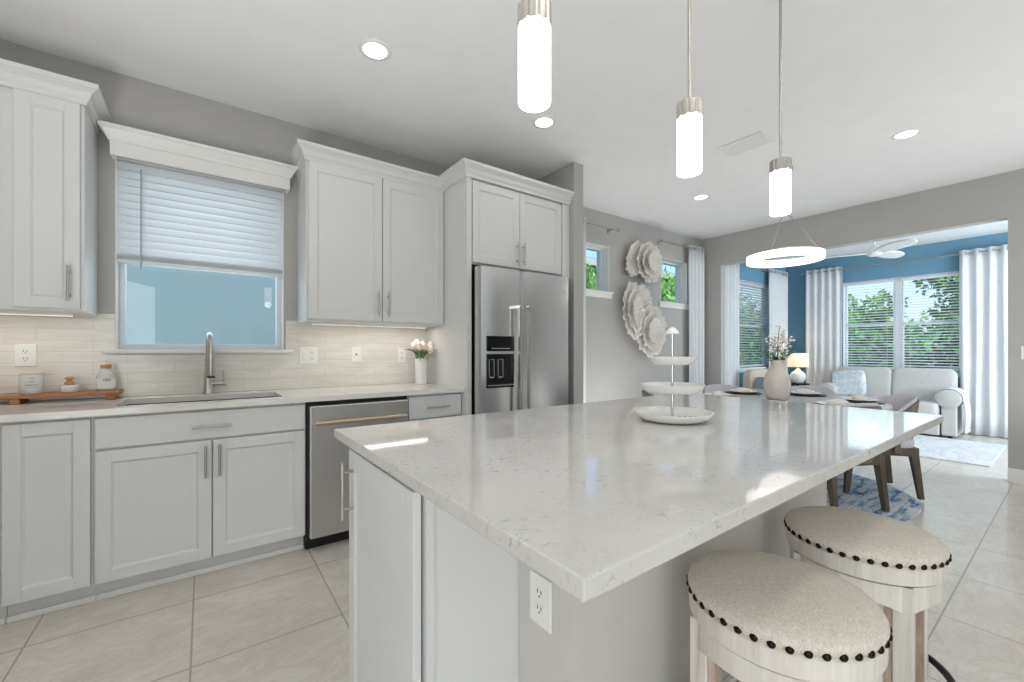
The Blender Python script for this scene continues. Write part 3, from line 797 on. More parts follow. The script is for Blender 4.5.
for k in range(3):
    a = .96 + .495 * k; dd = MB().box(a, a + .487, 1.416, 1.436, .105, .868).build('door', m_cab, t, bevel=.002); handle(dd, (a + .06, 1.436, .76), 'z', .165, (0, 1, 0))
tag(MB().box(.36, 2.485, .348, 1.521, .8845, .914).build('island_countertop', m_quartz, loc=(0, 0, .884), bevel=.003), 'large white speckled quartz island countertop', 'countertop')

# three-tier tray
tx, ty = 1.456, .941
t = thing('tiered_tray', 'white three-tier serving tray on the island', 'tray', (tx, ty, .914))
for z, r, hh in ((.9155, .146, .034), (1.020, .117, .034), (1.128, .089, .030)):
    pr = [(r * .60, z), (r * .78, z + .003), (r * .90, z + hh * .42), (r, z + hh - .003), (r + .001, z + hh), (r - .005, z + hh), (r * .88, z + hh * .52), (r * .76, z + .009), (.002, z + .007)]
    MB().lathe(pr, tx, ty, 48).build('plate', m_white, t, 50)
MB().cyl(tx, ty, .925, 1.25, .0055, 14).build('pole', m_chrome, t, 60)
MB().lathe([(.006, 1.245), (.026, 1.247), (.024, 1.256), (.013, 1.268), (.003, 1.274)], tx, ty, 24).build('finial', m_white, t, 50)
lt = MB()
for k in range(4):
    c = Vector((tx + .035 + .016 * k, ty - .012 - .014 * k, .924)); lt.add([c + Vector((-.004, -.012, 0)), c + Vector((.003, -.014, 0)), c + Vector((.008, .010, .0)), c + Vector((.001, .012, 0)), c + Vector((-.004, -.012, .002)), c + Vector((.003, -.014, .002)), c + Vector((.008, .010, .002)), c + Vector((.001, .012, .002))], [(0, 1, 2, 3), (4, 5, 6, 7), (0, 1, 5, 4), (1, 2, 6, 5), (2, 3, 7, 6), (3, 0, 4, 7)])
lt.build('lettering', m_dink, t)

# stools
def make_stool():
    t = thing('bar_stool', 'x', 'stool', (0, 0, 0), 'round swivel stools at the island')
    pr = [(.05, .598), (.186, .600), (.1915, .606), (.1945, .614), (.194, .621), (.186, .631), (.164, .639), (.125, .645), (.07, .648), (.001, .649)]
    MB().lathe(pr, 0, 0, 64).build('seat', m_linen, t, 60)
    MB().lathe([(.184, .556), (.188, .553), (.1915, .557), (.1915, .597), (.187, .602), (.184, .600)], 0, 0, 64, cap=True).build('seat_rim', m_wwood, t, 40)
    MB().cyl(0, 0, .545, .556, .15, 32).build('swivel', m_blackmetal, t, 40)
    ap = MB()      # arched apron ring
    def fn(u, v):
        a = 2 * PI * u + PI / 4; k = abs(((u * 4) % 1) - .5) * 2; low = .498 - .028 * (k ** 3)
        prof = [(.182, low), (.182, .548), (.160, .548), (.160, low), (.182, low)]
        r, z = prof[int(round(v * 4))]; return (r * math.cos(a), r * math.sin(a), z)
    ap.grid(fn, 64, 4, True); ap.build('apron', m_wwood, t, 40)
    for i, j in ((-1, -1), (1, -1), (-1, 1), (1, 1)):
        MB().box(i * .098, i * .139, j * .096, j * .138, 0, .548).build('leg', m_wwood, t, bevel=.003)
        MB().box(i * .080, i * .0975, j * .100, j * .134, .012, .545).box(i * .102, i * .135, j * .078, j * .0955, .012, .545).build('leg_board', m_bwood, t, bevel=.002)
    MB().tube([(.205 * math.cos(2 * PI * k / 48), .205 * math.sin(2 * PI * k / 48), .235) for k in range(48)], .010, 10, True).build('foot_ring', m_blackmetal, t, 80)
    nm = MB().lathe([(.0082, 0), (.0074, .003), (.0048, .0054), (.0008, .0064)], 0, 0, 12, 'x'); n0 = nm.build('nail', m_nail, t, 60)
    for k in range(40):
        a = 2 * PI * k / 40; o = n0 if k == 0 else n0.copy()
        if k: C.objects.link(o); o.parent = t
        o.location = (.1922 * math.cos(a), .1922 * math.sin(a), .6085); o.rotation_euler = (0, 0, a)
    return t
s1 = make_stool(); s2 = copy_tree(s1)
s1.location = (1.078, .4225, 0); s2.location = (1.644, .414, 0); s2.rotation_euler.z = R(3)
s1['label'] = 'nearest round linen stool at the island, its lower legs out of frame'
s2['label'] = 'round linen stool farther along the island, beside the open floor'

# ------------------------------------------------------------------ ceiling: downlights, pendants, vent
def downlight(x, y, label, power=.7, r=.082):
    t = thing('recessed_light', label, 'light', (x, y, H), 'recessed ceiling lights')
    MB().lathe([(r - .022, H - .001), (r - .020, H - .006), (r, H - .004), (r + .004, H - .0005)], x, y, 40, cap=False).build('trim_ring', m_trim, t, 60)
    MB().lathe([(r - .021, H - .0035), (r - .021, H - .0008)], x, y, 40).build('lens', m_led, t, 60)
    lamp('recessed_lamp', 'AREA', (x, y, H - .012), (0, 0, 0), power, (1, .98, .955), .12, shape='DISK')
downlight(.738, 2.245, 'recessed ceiling light above the sink side, left of the first pendant')
downlight(1.929, 2.250, 'recessed ceiling light in front of the fridge, below the first pendant')
downlight(4.202, .785, 'recessed ceiling light at the right, above the near end of the dining table')
downlight(4.196, 2.377, 'recessed ceiling light near the dining windows')
for x, y in ((-.5, 2.2), (-.4, .4), (.7, -1.2), (2.4, -1.2), (4.2, -1.2), (2.4, -3.0), (.6, -3.0)):  # unseen lamps without fixtures, added to the ceiling as fill
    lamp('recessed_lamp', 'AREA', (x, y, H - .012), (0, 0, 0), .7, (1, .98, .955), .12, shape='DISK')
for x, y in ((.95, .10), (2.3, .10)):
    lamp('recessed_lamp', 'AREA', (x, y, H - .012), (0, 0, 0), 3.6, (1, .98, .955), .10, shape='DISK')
def make_pendant():
    t = thing('pendant_light', 'x', 'pendant light', (0, 0, 0), 'pendant lights over the island')
    MB().lathe([(.0385, 1.782), (.0400, 1.786), (.0400, 1.967), (.035, 1.967), (.035, 1.788), (.0385, 1.782)], 0, 0, 40, cap=False).build('glass_shade', m_pend, t, 50)
    MB().cyl(0, 0, 1.790, 1.794, .035, 32).build('diffuser', m_pend, t, 50)
    pr = []
    n = 40; cp = MB(); ring = []
    for k in range(n):
        a = 2 * PI * k / n; rr = .0412 if k % 4 < 3 else .038; ring.append((rr * math.cos(a), rr * math.sin(a)))
    cp.prism(ring, 1.963, 2.015, 'z').build('cap', m_nickel, t)
    MB().cyl(0, 0, 2.010, H - .02, .0055, 12).build('rod', m_nickel, t, 60)
    MB().lathe([(.060, H - .001), (.060, H - .02), (.015, H - .028), (.002, H - .028)], 0, 0, 32).build('canopy', m_nickel, t, 50)
    return t
p1 = make_pendant(); p2 = copy_tree(p1); p3 = copy_tree(p1)
yp = .79
for o, x, lb in ((p1, .647, 'nearest pendant, cylinder cut by the top of the photo'), (p2, 1.322, 'middle of the three island pendants'), (p3, 2.039, 'farthest island pendant, in front of the ring chandelier')):
    o.location = (x, yp, 0); o['label'] = lb
    lamp('pendant_lamp', 'POINT', (x, yp, 1.755), (0, 0, 0), .6, (1, .96, .9), .04)
t = thing('ceiling_vent', 'flat white air vent in the ceiling above the dining end', 'vent', (3.40, 1.565, H))
MB().box(3.285, 3.31, 1.40, 1.73, H - .008, H - .0005).box(3.50, 3.525, 1.40, 1.73, H - .008, H - .0005).box(3.31, 3.50, 1.40, 1.425, H - .008, H - .0005).box(3.31, 3.50, 1.705, 1.73, H - .008, H - .0005).build('frame', m_trim, t, bevel=.002)
v = MB()
for k in range(9): v.bar((3.322 + k * .021, 1.425, H - .006), (3.322 + k * .021, 1.705, H - .006), .016, .002, up=(.5, 0, 1))
v.build('louvers', m_trim, t); MB().box(3.31, 3.50, 1.425, 1.705, H - .0015, H - .0006).build('duct', plain('vent_grey', (150, 150, 150), .6), t)

# ------------------------------------------------------------------ worktop things on the left
t = thing('wooden_riser', 'reclaimed wood riser board on the left end of the worktop', 'tray', (-.62, 3.2, .914))
MB().box(-.90, -.375, 3.128, 3.285, .942, .962).build('board', m_hair, t, bevel=.004)
for x0 in (-.775, -.43):
    MB().box(x0, x0 + .035, 3.135, 3.278, .9145, .942).build('foot', m_hair, t, bevel=.003)
t = thing('candle_jar', 'frosted white candle jar with a printed label on the riser', 'candle', (-.712, 3.19, .9625))
MB().lathe([(.038, .9625), (.042, .966), (.0435, 1.05), (.0435, 1.058), (.040, 1.058), (.040, 1.045), (.002, 1.045)], -.712, 3.19, 40).build('jar', m_candle, t, 50)
MB().lathe([(.0445, 1.058), (.0445, 1.068), (.043, 1.070), (.002, 1.070)], -.712, 3.19, 40).build('lid', plain('pale_wood_lid', (214, 196, 170), .6), t, 50)
lb = MB()
def arcstrip(mb, cx, cy, r, a0, a1, z0, z1, n=14):
    base_ = len(mb.v)
    vs = []; fs = []
    for k in range(n + 1):
        a = a0 + (a1 - a0) * k / n
        vs += [(cx + r * math.cos(a), cy + r * math.sin(a), z0), (cx + r * math.cos(a), cy + r * math.sin(a), z1)]
        if k: fs.append((2 * k - 2, 2 * k, 2 * k + 1, 2 * k - 1))
    mb.add(vs, fs)
ac = math.atan2(-3.19, .712)
for z, hw in ((1.040, .16), (1.022, .24), (1.006, .55), (.996, .42)): arcstrip(lb, -.712, 3.19, .0436 + .0004, ac - hw, ac + hw, z, z + (.004 if z > 1 else .002))
lb.build('label_print', m_ink, t)
t = thing('dish_brush', 'small wooden-handled dish brush resting in its white dish', 'brush', (-.577, 3.195, .99))
MB().lathe([(.012, 1.000), (.020, 1.006), (.020, 1.013), (.012, 1.020), (.010, 1.026), (.017, 1.031), (.019, 1.038), (.013, 1.044), (.002, 1.046)], -.577, 3.195, 28).build('knob', m_knobwood, t, 50)
MB().cyl(-.577, 3.195, .972, 1.001, .018, 24).build('bristles', plain('bristle', (214, 200, 172), .9), t)
tag(MB().lathe([(.034, .9625), (.037, .965), (.0385, .999), (.0365, 1.0), (.034, .970), (.002, .969)], -.577, 3.195, 36).build('soap_dish', m_white, None, 50), 'small round white ceramic dish in the middle of the riser', 'dish')
bx_, by_ = -.437, 3.205
t = thing('soap_bottle', 'round white glass bottle with cork top and printed label on the riser', 'bottle', (bx_, by_, .9625))
MB().lathe([(.036, .9625), (.0405, .967), (.041, 1.02), (.038, 1.045), (.026, 1.07), (.020, 1.078), (.020, 1.088)], bx_, by_, 36).build('glass', m_bottle, t, 50)
MB().lathe([(.022, 1.084), (.023, 1.086), (.023, 1.104), (.021, 1.106)], bx_, by_, 28).build('cork', m_knobwood, t, 50)
MB().tube([(bx_, by_, 1.104), (bx_, by_, 1.128), (bx_ - .004, by_ - .012, 1.131)], .004, 8).build('pump', m_white, t, 60)
band = MB(); ab = math.atan2(-by_, -bx_); arcstrip(band, bx_, by_, .0414, ab - 1.3, ab + 1.3, .975, 1.032); band.build('label', m_nlabel, t)
def text(body, size, M, mat, parent, name='lettering', depth=.0004):
    cu = bpy.data.curves.new('txt', 'FONT'); cu.body = body; cu.size = size; cu.align_x = 'CENTER'; cu.align_y = 'CENTER'; cu.extrude = depth
    tmp = bpy.data.objects.new('txt', cu); C.objects.link(tmp)
    dg = bpy.context.evaluated_depsgraph_get(); me = bpy.data.meshes.new_from_object(tmp.evaluated_get(dg))
    bpy.data.objects.remove(tmp); mb = MB(); mb.add([M @ v.co for v in me.vertices], [tuple(p.vertices) for p in me.polygons])
    bpy.data.meshes.remove(me)
    return mb.build(name, mat, parent)
face = Vector((-bx_, -by_, 0)).normalized(); sidev = Vector((0, 0, 1)).cross(face)
M = Matrix(((sidev.x, 0, face.x, bx_ + face.x * .0425), (sidev.y, 0, face.y, by_ + face.y * .0425), (0, 1, 0, 1.022), (0, 0, 0, 1)))
text('150', .020, M, m_dink, t)

# tulips
vx, vy = 1.405, 3.15
tag(MB().lathe([(.040, .9145), (.045, .917), (.046, 1.06), (.049, 1.118), (.046, 1.118), (.042, 1.06), (.040, .925), (.002, .922)], vx, vy, 40).build('tulip_vase', m_white, None, 50), 'white cylinder vase holding pale tulips on the worktop end', 'vase')
rnd = random.Random(11)
for i in range(9):
    a = 2.4 * i; rr = .012 + .078 * math.sqrt(i / 9); hx, hy = vx + rr * math.cos(a), vy + rr * math.sin(a) * .8 - .004; hz = 1.20 + rnd.uniform(-.02, .03) - rr * .35
    b0 = (vx + .022 * math.cos(a), vy + .022 * math.sin(a), 1.00)
    t = thing('cut_tulip', 'pale pink tulip standing in the white worktop vase', 'flower', (vx, vy, 1.0), 'tulips in the white vase')
    dirv = (Vector((hx, hy, hz)) - Vector(b0)).normalized()
    MB().tube([b0, ((b0[0] + hx) / 2, (b0[1] + hy) / 2, (b0[2] + hz) / 2 + .01), (hx, hy, hz)], .003, 7).build('stem', m_stem, t, 60)
    q = Vector((0, 0, 1)).rotation_difference(dirv).to_matrix().to_4x4(); q.translation = Vector((hx, hy, hz))
    MB().lathe([(.005, -.005), (.021, .005), (.026, .022), (.023, .042), (.014, .056), (.003, .062)], 0, 0, 14).xform(q).build('bloom', m_tulip, t, 60)
    lf = MB(); la = a + 1.1
    ou = Vector((math.cos(la), math.sin(la) * .7, 0)); sd = Vector((-ou.y, ou.x, 0))
    def lfn(u, v, ou=ou, sd=sd, L=rnd.uniform(.12, .17)):
        p = Vector((vx, vy, 1.10)) + ou * (.02 + L * u * .75) + Vector((0, 0, .02 + L * (u * 1.15 - .75 * u * u) + .005)); wv = .021 * math.sin(PI * min(1, u * .93 + .07)); return p + sd * wv * (v * 2 - 1) + Vector((0, 0, -.3 * wv * (1 - (2 * v - 1) ** 2)))
    lf.grid(lfn, 8, 2).build('leaf', m_leaf, t, 170, solid=.0015)

# ------------------------------------------------------------------ wall flowers in the dining area
def ruffle(mb, cx, y, cz, rx, rz, layers, tilt, seed, a0=0, a1=2 * PI, lobes=9):
    rn = random.Random(seed)
    for L in range(layers):
        f = 1 - .25 * L; ph = rn.uniform(0, 6)
        def fn(u, v, f=f, ph=ph, L=L):
            a = a0 + (a1 - a0) * u; e = v ** .8
            rad = f * e * (1 + .045 * math.sin(lobes * a + ph) + .03 * math.sin(2.3 * lobes * a + 2 * ph) * v)
            x = rad * rx * math.cos(a); z = rad * rz * math.sin(a)
            yy = -.015 - .034 * L - .055 * v * v * (1 if L < 2 else 1.1) + .009 * v * math.sin(lobes * 2 * a + ph) + .006 * v * math.sin(lobes * 7 * a)
            c, s = math.cos(tilt), math.sin(tilt)
            return (cx + x * c - z * s, y + yy, cz + x * s + z * c)
        mb.grid(fn, 420, 7)
    return mb
def wall_flower(label, cx, cz, rx, rz, tilt, seed, fan):
    t = thing('wall_flower', label, 'wall art', (cx, YB - .01, cz), 'ruffled white wall flowers')
    fx_, fz_, frx, frz = fan
    ruffle(MB(), fx_, YB - .012, fz_, frx, frz, 1, tilt, seed + 3).build('back_petal', m_decor, t, 170, solid=.006)
    ruffle(MB(), cx, YB - .055, cz, rx, rz, 3, tilt, seed).build('front_petals', m_decor, t, 170, solid=.006)
    MB().box(cx - .03, cx + .03, YB - .06, YB - .001, cz - .03, cz + .03).build('mount', m_decor, t)
wall_flower('uppermost ruffled white wall flower between the two small windows', 4.46, 2.275, .25, .25, -.5, 1, (4.23, 2.30, .15, .24))
wall_flower('lower left ruffled white wall flower, a tall ridged fan', 4.14, 1.66, .19, .34, .1, 5, (4.36, 1.78, .19, .22))
wall_flower('lower right ruffled white wall flower above the tiered tray', 4.49, 1.43, .30, .32, -.2, 9, (4.38, 1.55, .25, .22))

# curtain rods and curtains
def curtain(label, ax, p, a0, a1, z0, z1, folds, depth=.027, group='white grommet curtains', lean=0):
    t = thing('window_curtain', label, 'curtain', ((a0 + a1) / 2, p, z0) if ax == 'x' else (p, (a0 + a1) / 2, z0), group)
    rn = random.Random(int(a0 * 100) + folds)
    ph = [rn.uniform(-.25, .25) for _ in range(folds * 2 + 3)]
    def fn(u, v):
        w = folds * 2 * PI * u + .5 * math.sin(3 * u + ph[0] * 8); k = 1 + .25 * (1 - v) * math.sin(5 * u + ph[1] * 9)
        n = depth * k * math.sin(w) + .006 * math.sin(7 * v + 9 * u) * (1 - v)
        a = a0 + (a1 - a0) * u + .012 * math.sin(4 * v + 11 * u) * (1 - v)
        z = z0 + (z1 - z0) * v
        return (a, p + n, z) if ax == 'x' else (p + n, a, z)
    MB().grid(fn, folds * 14, 10).build('cloth', m_curtain, t, 170, solid=.003)
    for k in range(folds):
        u = (k + .5) / folds; c = (a0 + (a1 - a0) * u, p, z1 - .045) if ax == 'x' else (p, a0 + (a1 - a0) * u, z1 - .045)
        if True:
            sg = 1; pts = [((c[0] + .0, c[1] + sg * .0 + .026 * math.cos(q), c[2] + .026 * math.sin(q)) if ax == 'x' else (c[0] + .026 * math.cos(q), c[1], c[2] + .026 * math.sin(q))) for q in [2 * PI * j / 16 for j in range(16)]]
        MB().tube(pts, .004, 6, True).build('grommet', m_nickel, t, 60)
    return t
def rod(label, ax, p, a0, a1, z, brackets, out, black=None, r=.009):
    t = thing('curtain_rod', label, 'curtain rod', ((a0 + a1) / 2, p, z) if ax == 'x' else (p, (a0 + a1) / 2, z))
    pt = lambda a, n=0, dz=0: (a, p + n, z + dz) if ax == 'x' else (p + n, a, z + dz)
    MB().tube([pt(a0), pt(a1)], r, 12).build('rod', m_nickel, t, 60)
    for a in (a0, a1):
        m = MB().lathe([(.009, -.014), (.016, -.010), (.018, 0), (.016, .010), (.009, .014)], *(pt(a)[:2]), 16, ax, z); m.build('finial', m_blackmetal if black and a == a1 else m_nickel, t, 60)
    for a in brackets:
        m = MB().tube([pt(a), pt(a, out)], .006, 8); q = pt(a, out)
        m.tube([pt(a, out - (.006 if out > 0 else -.006), -.03), pt(a, out - (.006 if out > 0 else -.006), .03)], .006, 8); m.build('bracket', m_nickel, t, 60)
rod('nickel curtain rod over the small window beside the fridge wall', 'x', 3.22, 3.02, 3.90, 2.585, (3.10, 3.82), .089)
rod('nickel curtain rod with a black end over the small window near the room corner', 'x', 3.22, 4.765, 5.50, 2.60, (4.80, 5.40), .089, True)
curtain('white curtain edge beside the small window behind the fridge wall', 'x', 3.22, 2.92, 3.36, .01, 2.63, 4)
curtain('white curtain panel in the corner right of the small dining window', 'x', 3.22, 5.40, 5.74, .01, 2.645, 4)
rod('nickel curtain rod over the left side window of the sunroom', 'x', 3.21, 6.18, 8.64, 2.55, (6.8, 7.8), .099)
curtain('white curtain left of the sunroom side window', 'x', 3.21, 6.22, 6.74, .01, 2.60, 5)
curtain('white curtain right of the sunroom side window, at the corner', 'x', 3.21, 7.86, 8.56, .01, 2.60, 6)
rod('nickel curtain rod over the far sunroom window', 'y', 8.69, .35, 3.02, 2.555, (.9, 2.5), .108)
curtain('white curtain left of the far sunroom window, beside the lamp', 'y', 8.69, 2.42, 2.96, .01, 2.605, 5)
curtain('wide white curtain right of the far sunroom window', 'y', 8.69, .42, 1.06, .01, 2.605, 5)

# ------------------------------------------------------------------ dining set
DX, DY = 4.15, 1.57
tag(MB().lathe([(.86, .0005), (.865, .004), (.86, .011), (.001, .012)], DX, DY, 72).build('round_rug', m_rug, None, 50), 'round blue and white distressed rug under the dining table', 'rug')
t = thing('dining_table', 'round grey-washed dining table on a dark wood base', 'table', (DX, DY, .012))
MB().lathe([(.66, .722), (.70, .726), (.71, .738), (.706, .750), (.001, .750)], DX, DY, 72).build('tabletop', m_greywash, t, 40)
pb = MB().lathe([(.10, .06), (.085, .12), (.075, .4), (.09, .66), (.20, .70), (.30, .722)], DX, DY, 24); pb.build('pedestal', m_darkwood, t, 50)
for k in range(4):
    a = PI / 4 + k * PI / 2; MB().bar((DX + .05 * math.cos(a), DY + .05 * math.sin(a), .07), (DX + .36 * math.cos(a), DY + .36 * math.sin(a), .037), .05, .09, .05, .045, up=(-math.sin(a), math.cos(a), 0)).build('foot', m_darkwood, t, bevel=.004)
def make_chair():
    t = thing('dining_chair', 'x', 'chair', (0, 0, 0), 'barrel-back chairs around the dining table')
    MB().sbox(0, .02, .435, .50, .50, .085, .3).build('seat', m_chairfab, t, 170)
    fr = MB().box(-.235, .235, .20, .235, .335, .405).box(-.235, .235, -.235, -.20, .335, .405).box(-.235, -.20, -.2, .2, .335, .405).box(.20, .235, -.2, .2, .335, .405)
    fr.build('seat_frame', m_darkwood, t, bevel=.003)
    for i in (-1, 1):
        MB().bar((i * .215, -.255, .002), (i * .205, -.205, .40), .034, .034, .05, .055).build('leg', m_darkwood, t, bevel=.003)
        MB().bar((i * .215, .24, .002), (i * .205, .205, .40), .034, .034, .05, .055).build('leg', m_darkwood, t, bevel=.003)
    A = R(74)
    def arc(u, z, ro):
        a = -PI / 2 + (u - .5) * 2 * A; k = (z - .38) / .42; rx = .245 + ro + .035 * k; ry = .265 + ro + .055 * k
        return (rx * math.cos(a) * 1.02, ry * math.sin(a) * 1.0 + .01, z)
    def pad(u, v):
        z0, z1 = .44, .80 - .13 * abs(2 * u - 1) ** 3
        pr = [(0, 0), (-.035, .03), (-.042, .5), (-.032, .95), (-.010, 1.0), (.004, .97), (0, .9)]
        ro, f = pr[int(round(v * 6))]; return arc(u, z0 + (z1 - z0) * f, ro)
    MB().grid(pad, 36, 6).build('backrest', m_chairfab, t, 60)
    def shell(u, v):
        z0, z1 = .36, .775 - .13 * abs(2 * u - 1) ** 3
        pr = [(.001, 0), (.018, 0), (.018, .5), (.018, .985), (.014, 1.0), (.004, 1.0), (.001, .96), (.001, .5), (.001, 0)]
        ro, f = pr[int(round(v * 8))]; return arc(u, z0 + (z1 - z0) * f, ro)
    sh = MB().grid(shell, 36, 8)
    for u in (0, 1): sh.add([shell(u, k / 8) for k in range(8)], [tuple(range(8))])
    sh.build('back_shell', m_shellwood, t, 50)
    return t
ch0 = make_chair()
def put_chair(o, x, y, d, label):
    o.location = (x, y, .0115); o.rotation_euler.z = math.atan2(-d[0], d[1]); o['label'] = label
chairs = [
    (4.565, 1.095, (-.60, .80), 'dining chair nearest the open floor, its back beside the sofa arm'),
    (3.92, 1.18, (.45, .89), 'dining chair mostly hidden under the far right edge of the island'),
    (4.87, 1.67, (-1, -.12), 'dining chair on the sunroom side of the table, below the table lamp'),
    (4.43, 2.14, (-.45, -.9), 'dining chair on the window side of the table, below the side-window curtain'),
    (3.68, 2.33, (.53, -.85), 'dining chair behind the tiered tray, near the wall flowers'),
]
for i, (x, y, d, lb) in enumerate(chairs): put_chair(ch0 if i == 0 else copy_tree(ch0), x, y, d, lb)
settings = [(63, .53, 'place setting left of the tall vase, on the window side'), (3, .54, 'setting right of the tall vase, below the table lamp'), (-56, .54, 'setting nearest the open floor, at the right table edge'), (-117, .50, 'setting at the island side of the table'), (123, .54, 'setting at the left table edge, beside the tiered tray')]
def make_charger():
    return MB().lathe([(.11, .7505), (.150, .752), (.166, .757), (.166, .760), (.148, .758), (.002, .757)], 0, 0, 48).build('charger_plate', m_charger, None, 50, loc=(0, 0, .7505))
c0 = make_charger()
d0 = MB().lathe([(.07, .758), (.10, .761), (.128, .775), (.126, .778), (.098, .766), (.002, .764)], 0, 0, 48).build('dinner_plate', m_white, None, 50, loc=(0, 0, .758))
nk = MB().sbox(0, 0, .783, .15, .085, .034, .5).sbox(.015, .004, .795, .10, .07, .028, .6); n0 = nk.build('folded_napkin', m_linenw, None, 170, loc=(0, 0, .765))
for i, (deg, r, wh) in enumerate(settings):
    a = R(deg); x, y = DX + r * math.cos(a), DY + r * math.sin(a)
    for src, dz, nm, cat in ((c0, .7505, 'dark round charger', 'charger'), (d0, .758, 'white dinner plate', 'plate'), (n0, .766, 'white folded napkin', 'napkin')):
        o = src if i == 0 else src.copy()
        if i: C.objects.link(o)
        o.location = (x, y, dz); o.rotation_euler = (0, 0, a + PI / 2)
        tag(o, f'{nm}, {wh}'.replace('place setting', 'setting'), cat, {'charger': 'chargers on the dining table', 'plate': 'plates on the dining table', 'napkin': 'napkins on the dining table'}[cat])
# vase with blossoms
tag(MB().lathe([(.066, .751), (.076, .755), (.095, .80), (.105, .86), (.102, .92), (.083, .985), (.057, 1.025), (.049, 1.055), (.050, 1.09), (.053, 1.098), (.048, 1.098), (.048, 1.06), (.05, 1.02)], DX - .052, DY + .045, 48, cap=True).build('table_vase', plain('glazed_vase', (226, 218, 210), .25, var=.02), None, 60), 'large pale bulbous vase in the middle of the dining table', 'vase')
VX, VY = DX - .052, DY + .045
rnd = random.Random(21)
camr = Vector((.8065, -.591, 0))
for k, (sx, hz, fl) in enumerate([(-.01, 1.40, 1), (.05, 1.36, 1), (.19, 1.33, 1), (-.08, 1.30, 1), (.10, 1.28, 1), (.0, 1.31, 1), (-.21, 1.21, 0), (-.12, 1.16, 0), (.13, 1.16, 0), (.04, 1.17, 0), (-.05, 1.15, 0), (.19, 1.18, 0)]):
    t = thing('blossom_stem' if fl else 'leafy_sprig', ('pale blossom stem in the tall table vase' if fl else 'green leafy sprig in the tall table vase'), 'flower' if fl else 'sprig', (VX, VY, 1.03), 'blossom stems in the table vase' if fl else 'leafy sprigs in the table vase')
    tip = Vector((VX, VY, hz)) + camr * sx + Vector((.3, .4, 0)) * rnd.uniform(-.15, .15)
    b = Vector((VX + rnd.uniform(-.02, .02), VY + rnd.uniform(-.02, .02), 1.03)); mid = (b * .55 + tip * .45) + Vector((0, 0, .03))
    MB().tube([b, mid, tip], .003, 6).build('twig', m_stem, t, 60)
    lf = MB()
    for j in range(8 if fl else 22):
        u = rnd.random() ** .8 if not fl else rnd.uniform(0, .5); p = (b.lerp(mid, u * 2) if u < .5 else mid.lerp(tip, u * 2 - 1)) + Vector((rnd.uniform(-.03, .03), rnd.uniform(-.03, .03), rnd.uniform(-.015, .02)))
        p.z = max(p.z, 1.09)
        a = Vector((rnd.uniform(-1, 1), rnd.uniform(-1, 1), rnd.uniform(-.4, .8))).normalized(); bb = a.cross(Vector((rnd.uniform(-.3, .3), rnd.uniform(-.3, .3), 1))).normalized(); L = rnd.uniform(.028, .045)
        lf.add([p, p + a * L * .5 + bb * L * .25, p + a * L, p + a * L * .5 - bb * L * .25], [(0, 1, 2, 3)])
    lf.build('leaves', m_leaf, t)
    if fl:
        bm_ = MB()
        for j in range(16):
            u = rnd.uniform(.45, 1.02); p = (b.lerp(mid, u * 2) if u < .5 else mid.lerp(tip, u * 2 - 1)) + Vector((rnd.uniform(-.025, .025), rnd.uniform(-.025, .025), rnd.uniform(-.02, .02)))
            bm_.sbox(p.x, p.y, p.z, rnd.uniform(.018, .03), rnd.uniform(.018, .03), rnd.uniform(.012, .022), 1.0, 8, 5)
        bm_.build('blossoms', m_blossom, t, 170)
# ring chandelier
cx, cy, cz = DX - .02, DY, 1.99
t = thing('ring_chandelier', 'glowing white ring chandelier hanging over the dining table', 'chandelier', (cx, cy, cz))
ro, ri = .292, .248
MB().lathe([(ri, cz - .022), (ro, cz - .022), (ro, cz + .036), (ri, cz + .036), (ri, cz - .022)], cx, cy, 72, cap=False).build('light_ring', m_ring, t, 40)
MB().lathe([(ri - .004, cz + .0365), (ro + .003, cz + .0365), (ro + .003, cz + .046), (ri - .004, cz + .046), (ri - .004, cz + .0365)], cx, cy, 72, cap=False).build('metal_band', m_nickel, t, 40)
for a in (-98, -178):
    aa = R(a)
    MB().tube([(cx + .012 * math.cos(aa), cy + .012 * math.sin(aa), 2.41), (cx + .27 * math.cos(aa), cy + .27 * math.sin(aa), cz + .046)], .0045, 8).build('arm', m_nickel, t, 60)
MB().cyl(cx, cy, 2.38, H - .02, .008, 12).build('stem', m_nickel, t, 60)
MB().lathe([(.065, H - .001), (.065, H - .022), (.002, H - .026)], cx, cy, 32).build('canopy', m_nickel, t, 50)
lamp('chandelier_lamp', 'POINT', (cx, cy, 1.93), (0, 0, 0), 3, (1, .96, .9), .2)

# ------------------------------------------------------------------ sunroom
tag(MB().box(6.42, 8.0, .57, 2.9, .0005, .014).build('white_rug', m_wrug, None, bevel=.004), 'white grey-veined rug on the sunroom floor', 'rug')
t = thing('loveseat_sofa', 'light grey sofa with rolled arms under the far sunroom window', 'sofa', (8.3, 1.95, .0))
SY0, SY1 = 1.17, 2.37
MB().box(8.02, 8.60, SY0, SY1, .03, .29).build('base', m_sofa, t, bevel=.015, seg=3)
for k in range(2):
    a = SY0 + (SY1 - SY0) / 2 * k; ab = 1.06 + .68 * k
    MB().sbox(8.29, a + .30, .375, .66, .60, .20, .22).build('seat_cushion', m_sofa, t, 170)
    c = MB().sbox(0, 0, 0, .20, .685, .56, .25).xform(Matrix.Translation((8.50, ab + .34, .64)) @ Matrix.Rotation(R(10), 4, 'Y')); c.build('back_cushion', m_sofa, t, 170)
MB().box(8.56, 8.64, SY0 - .1, SY1 + .1, .05, .84).build('back_frame', m_sofa, t, bevel=.02, seg=3)
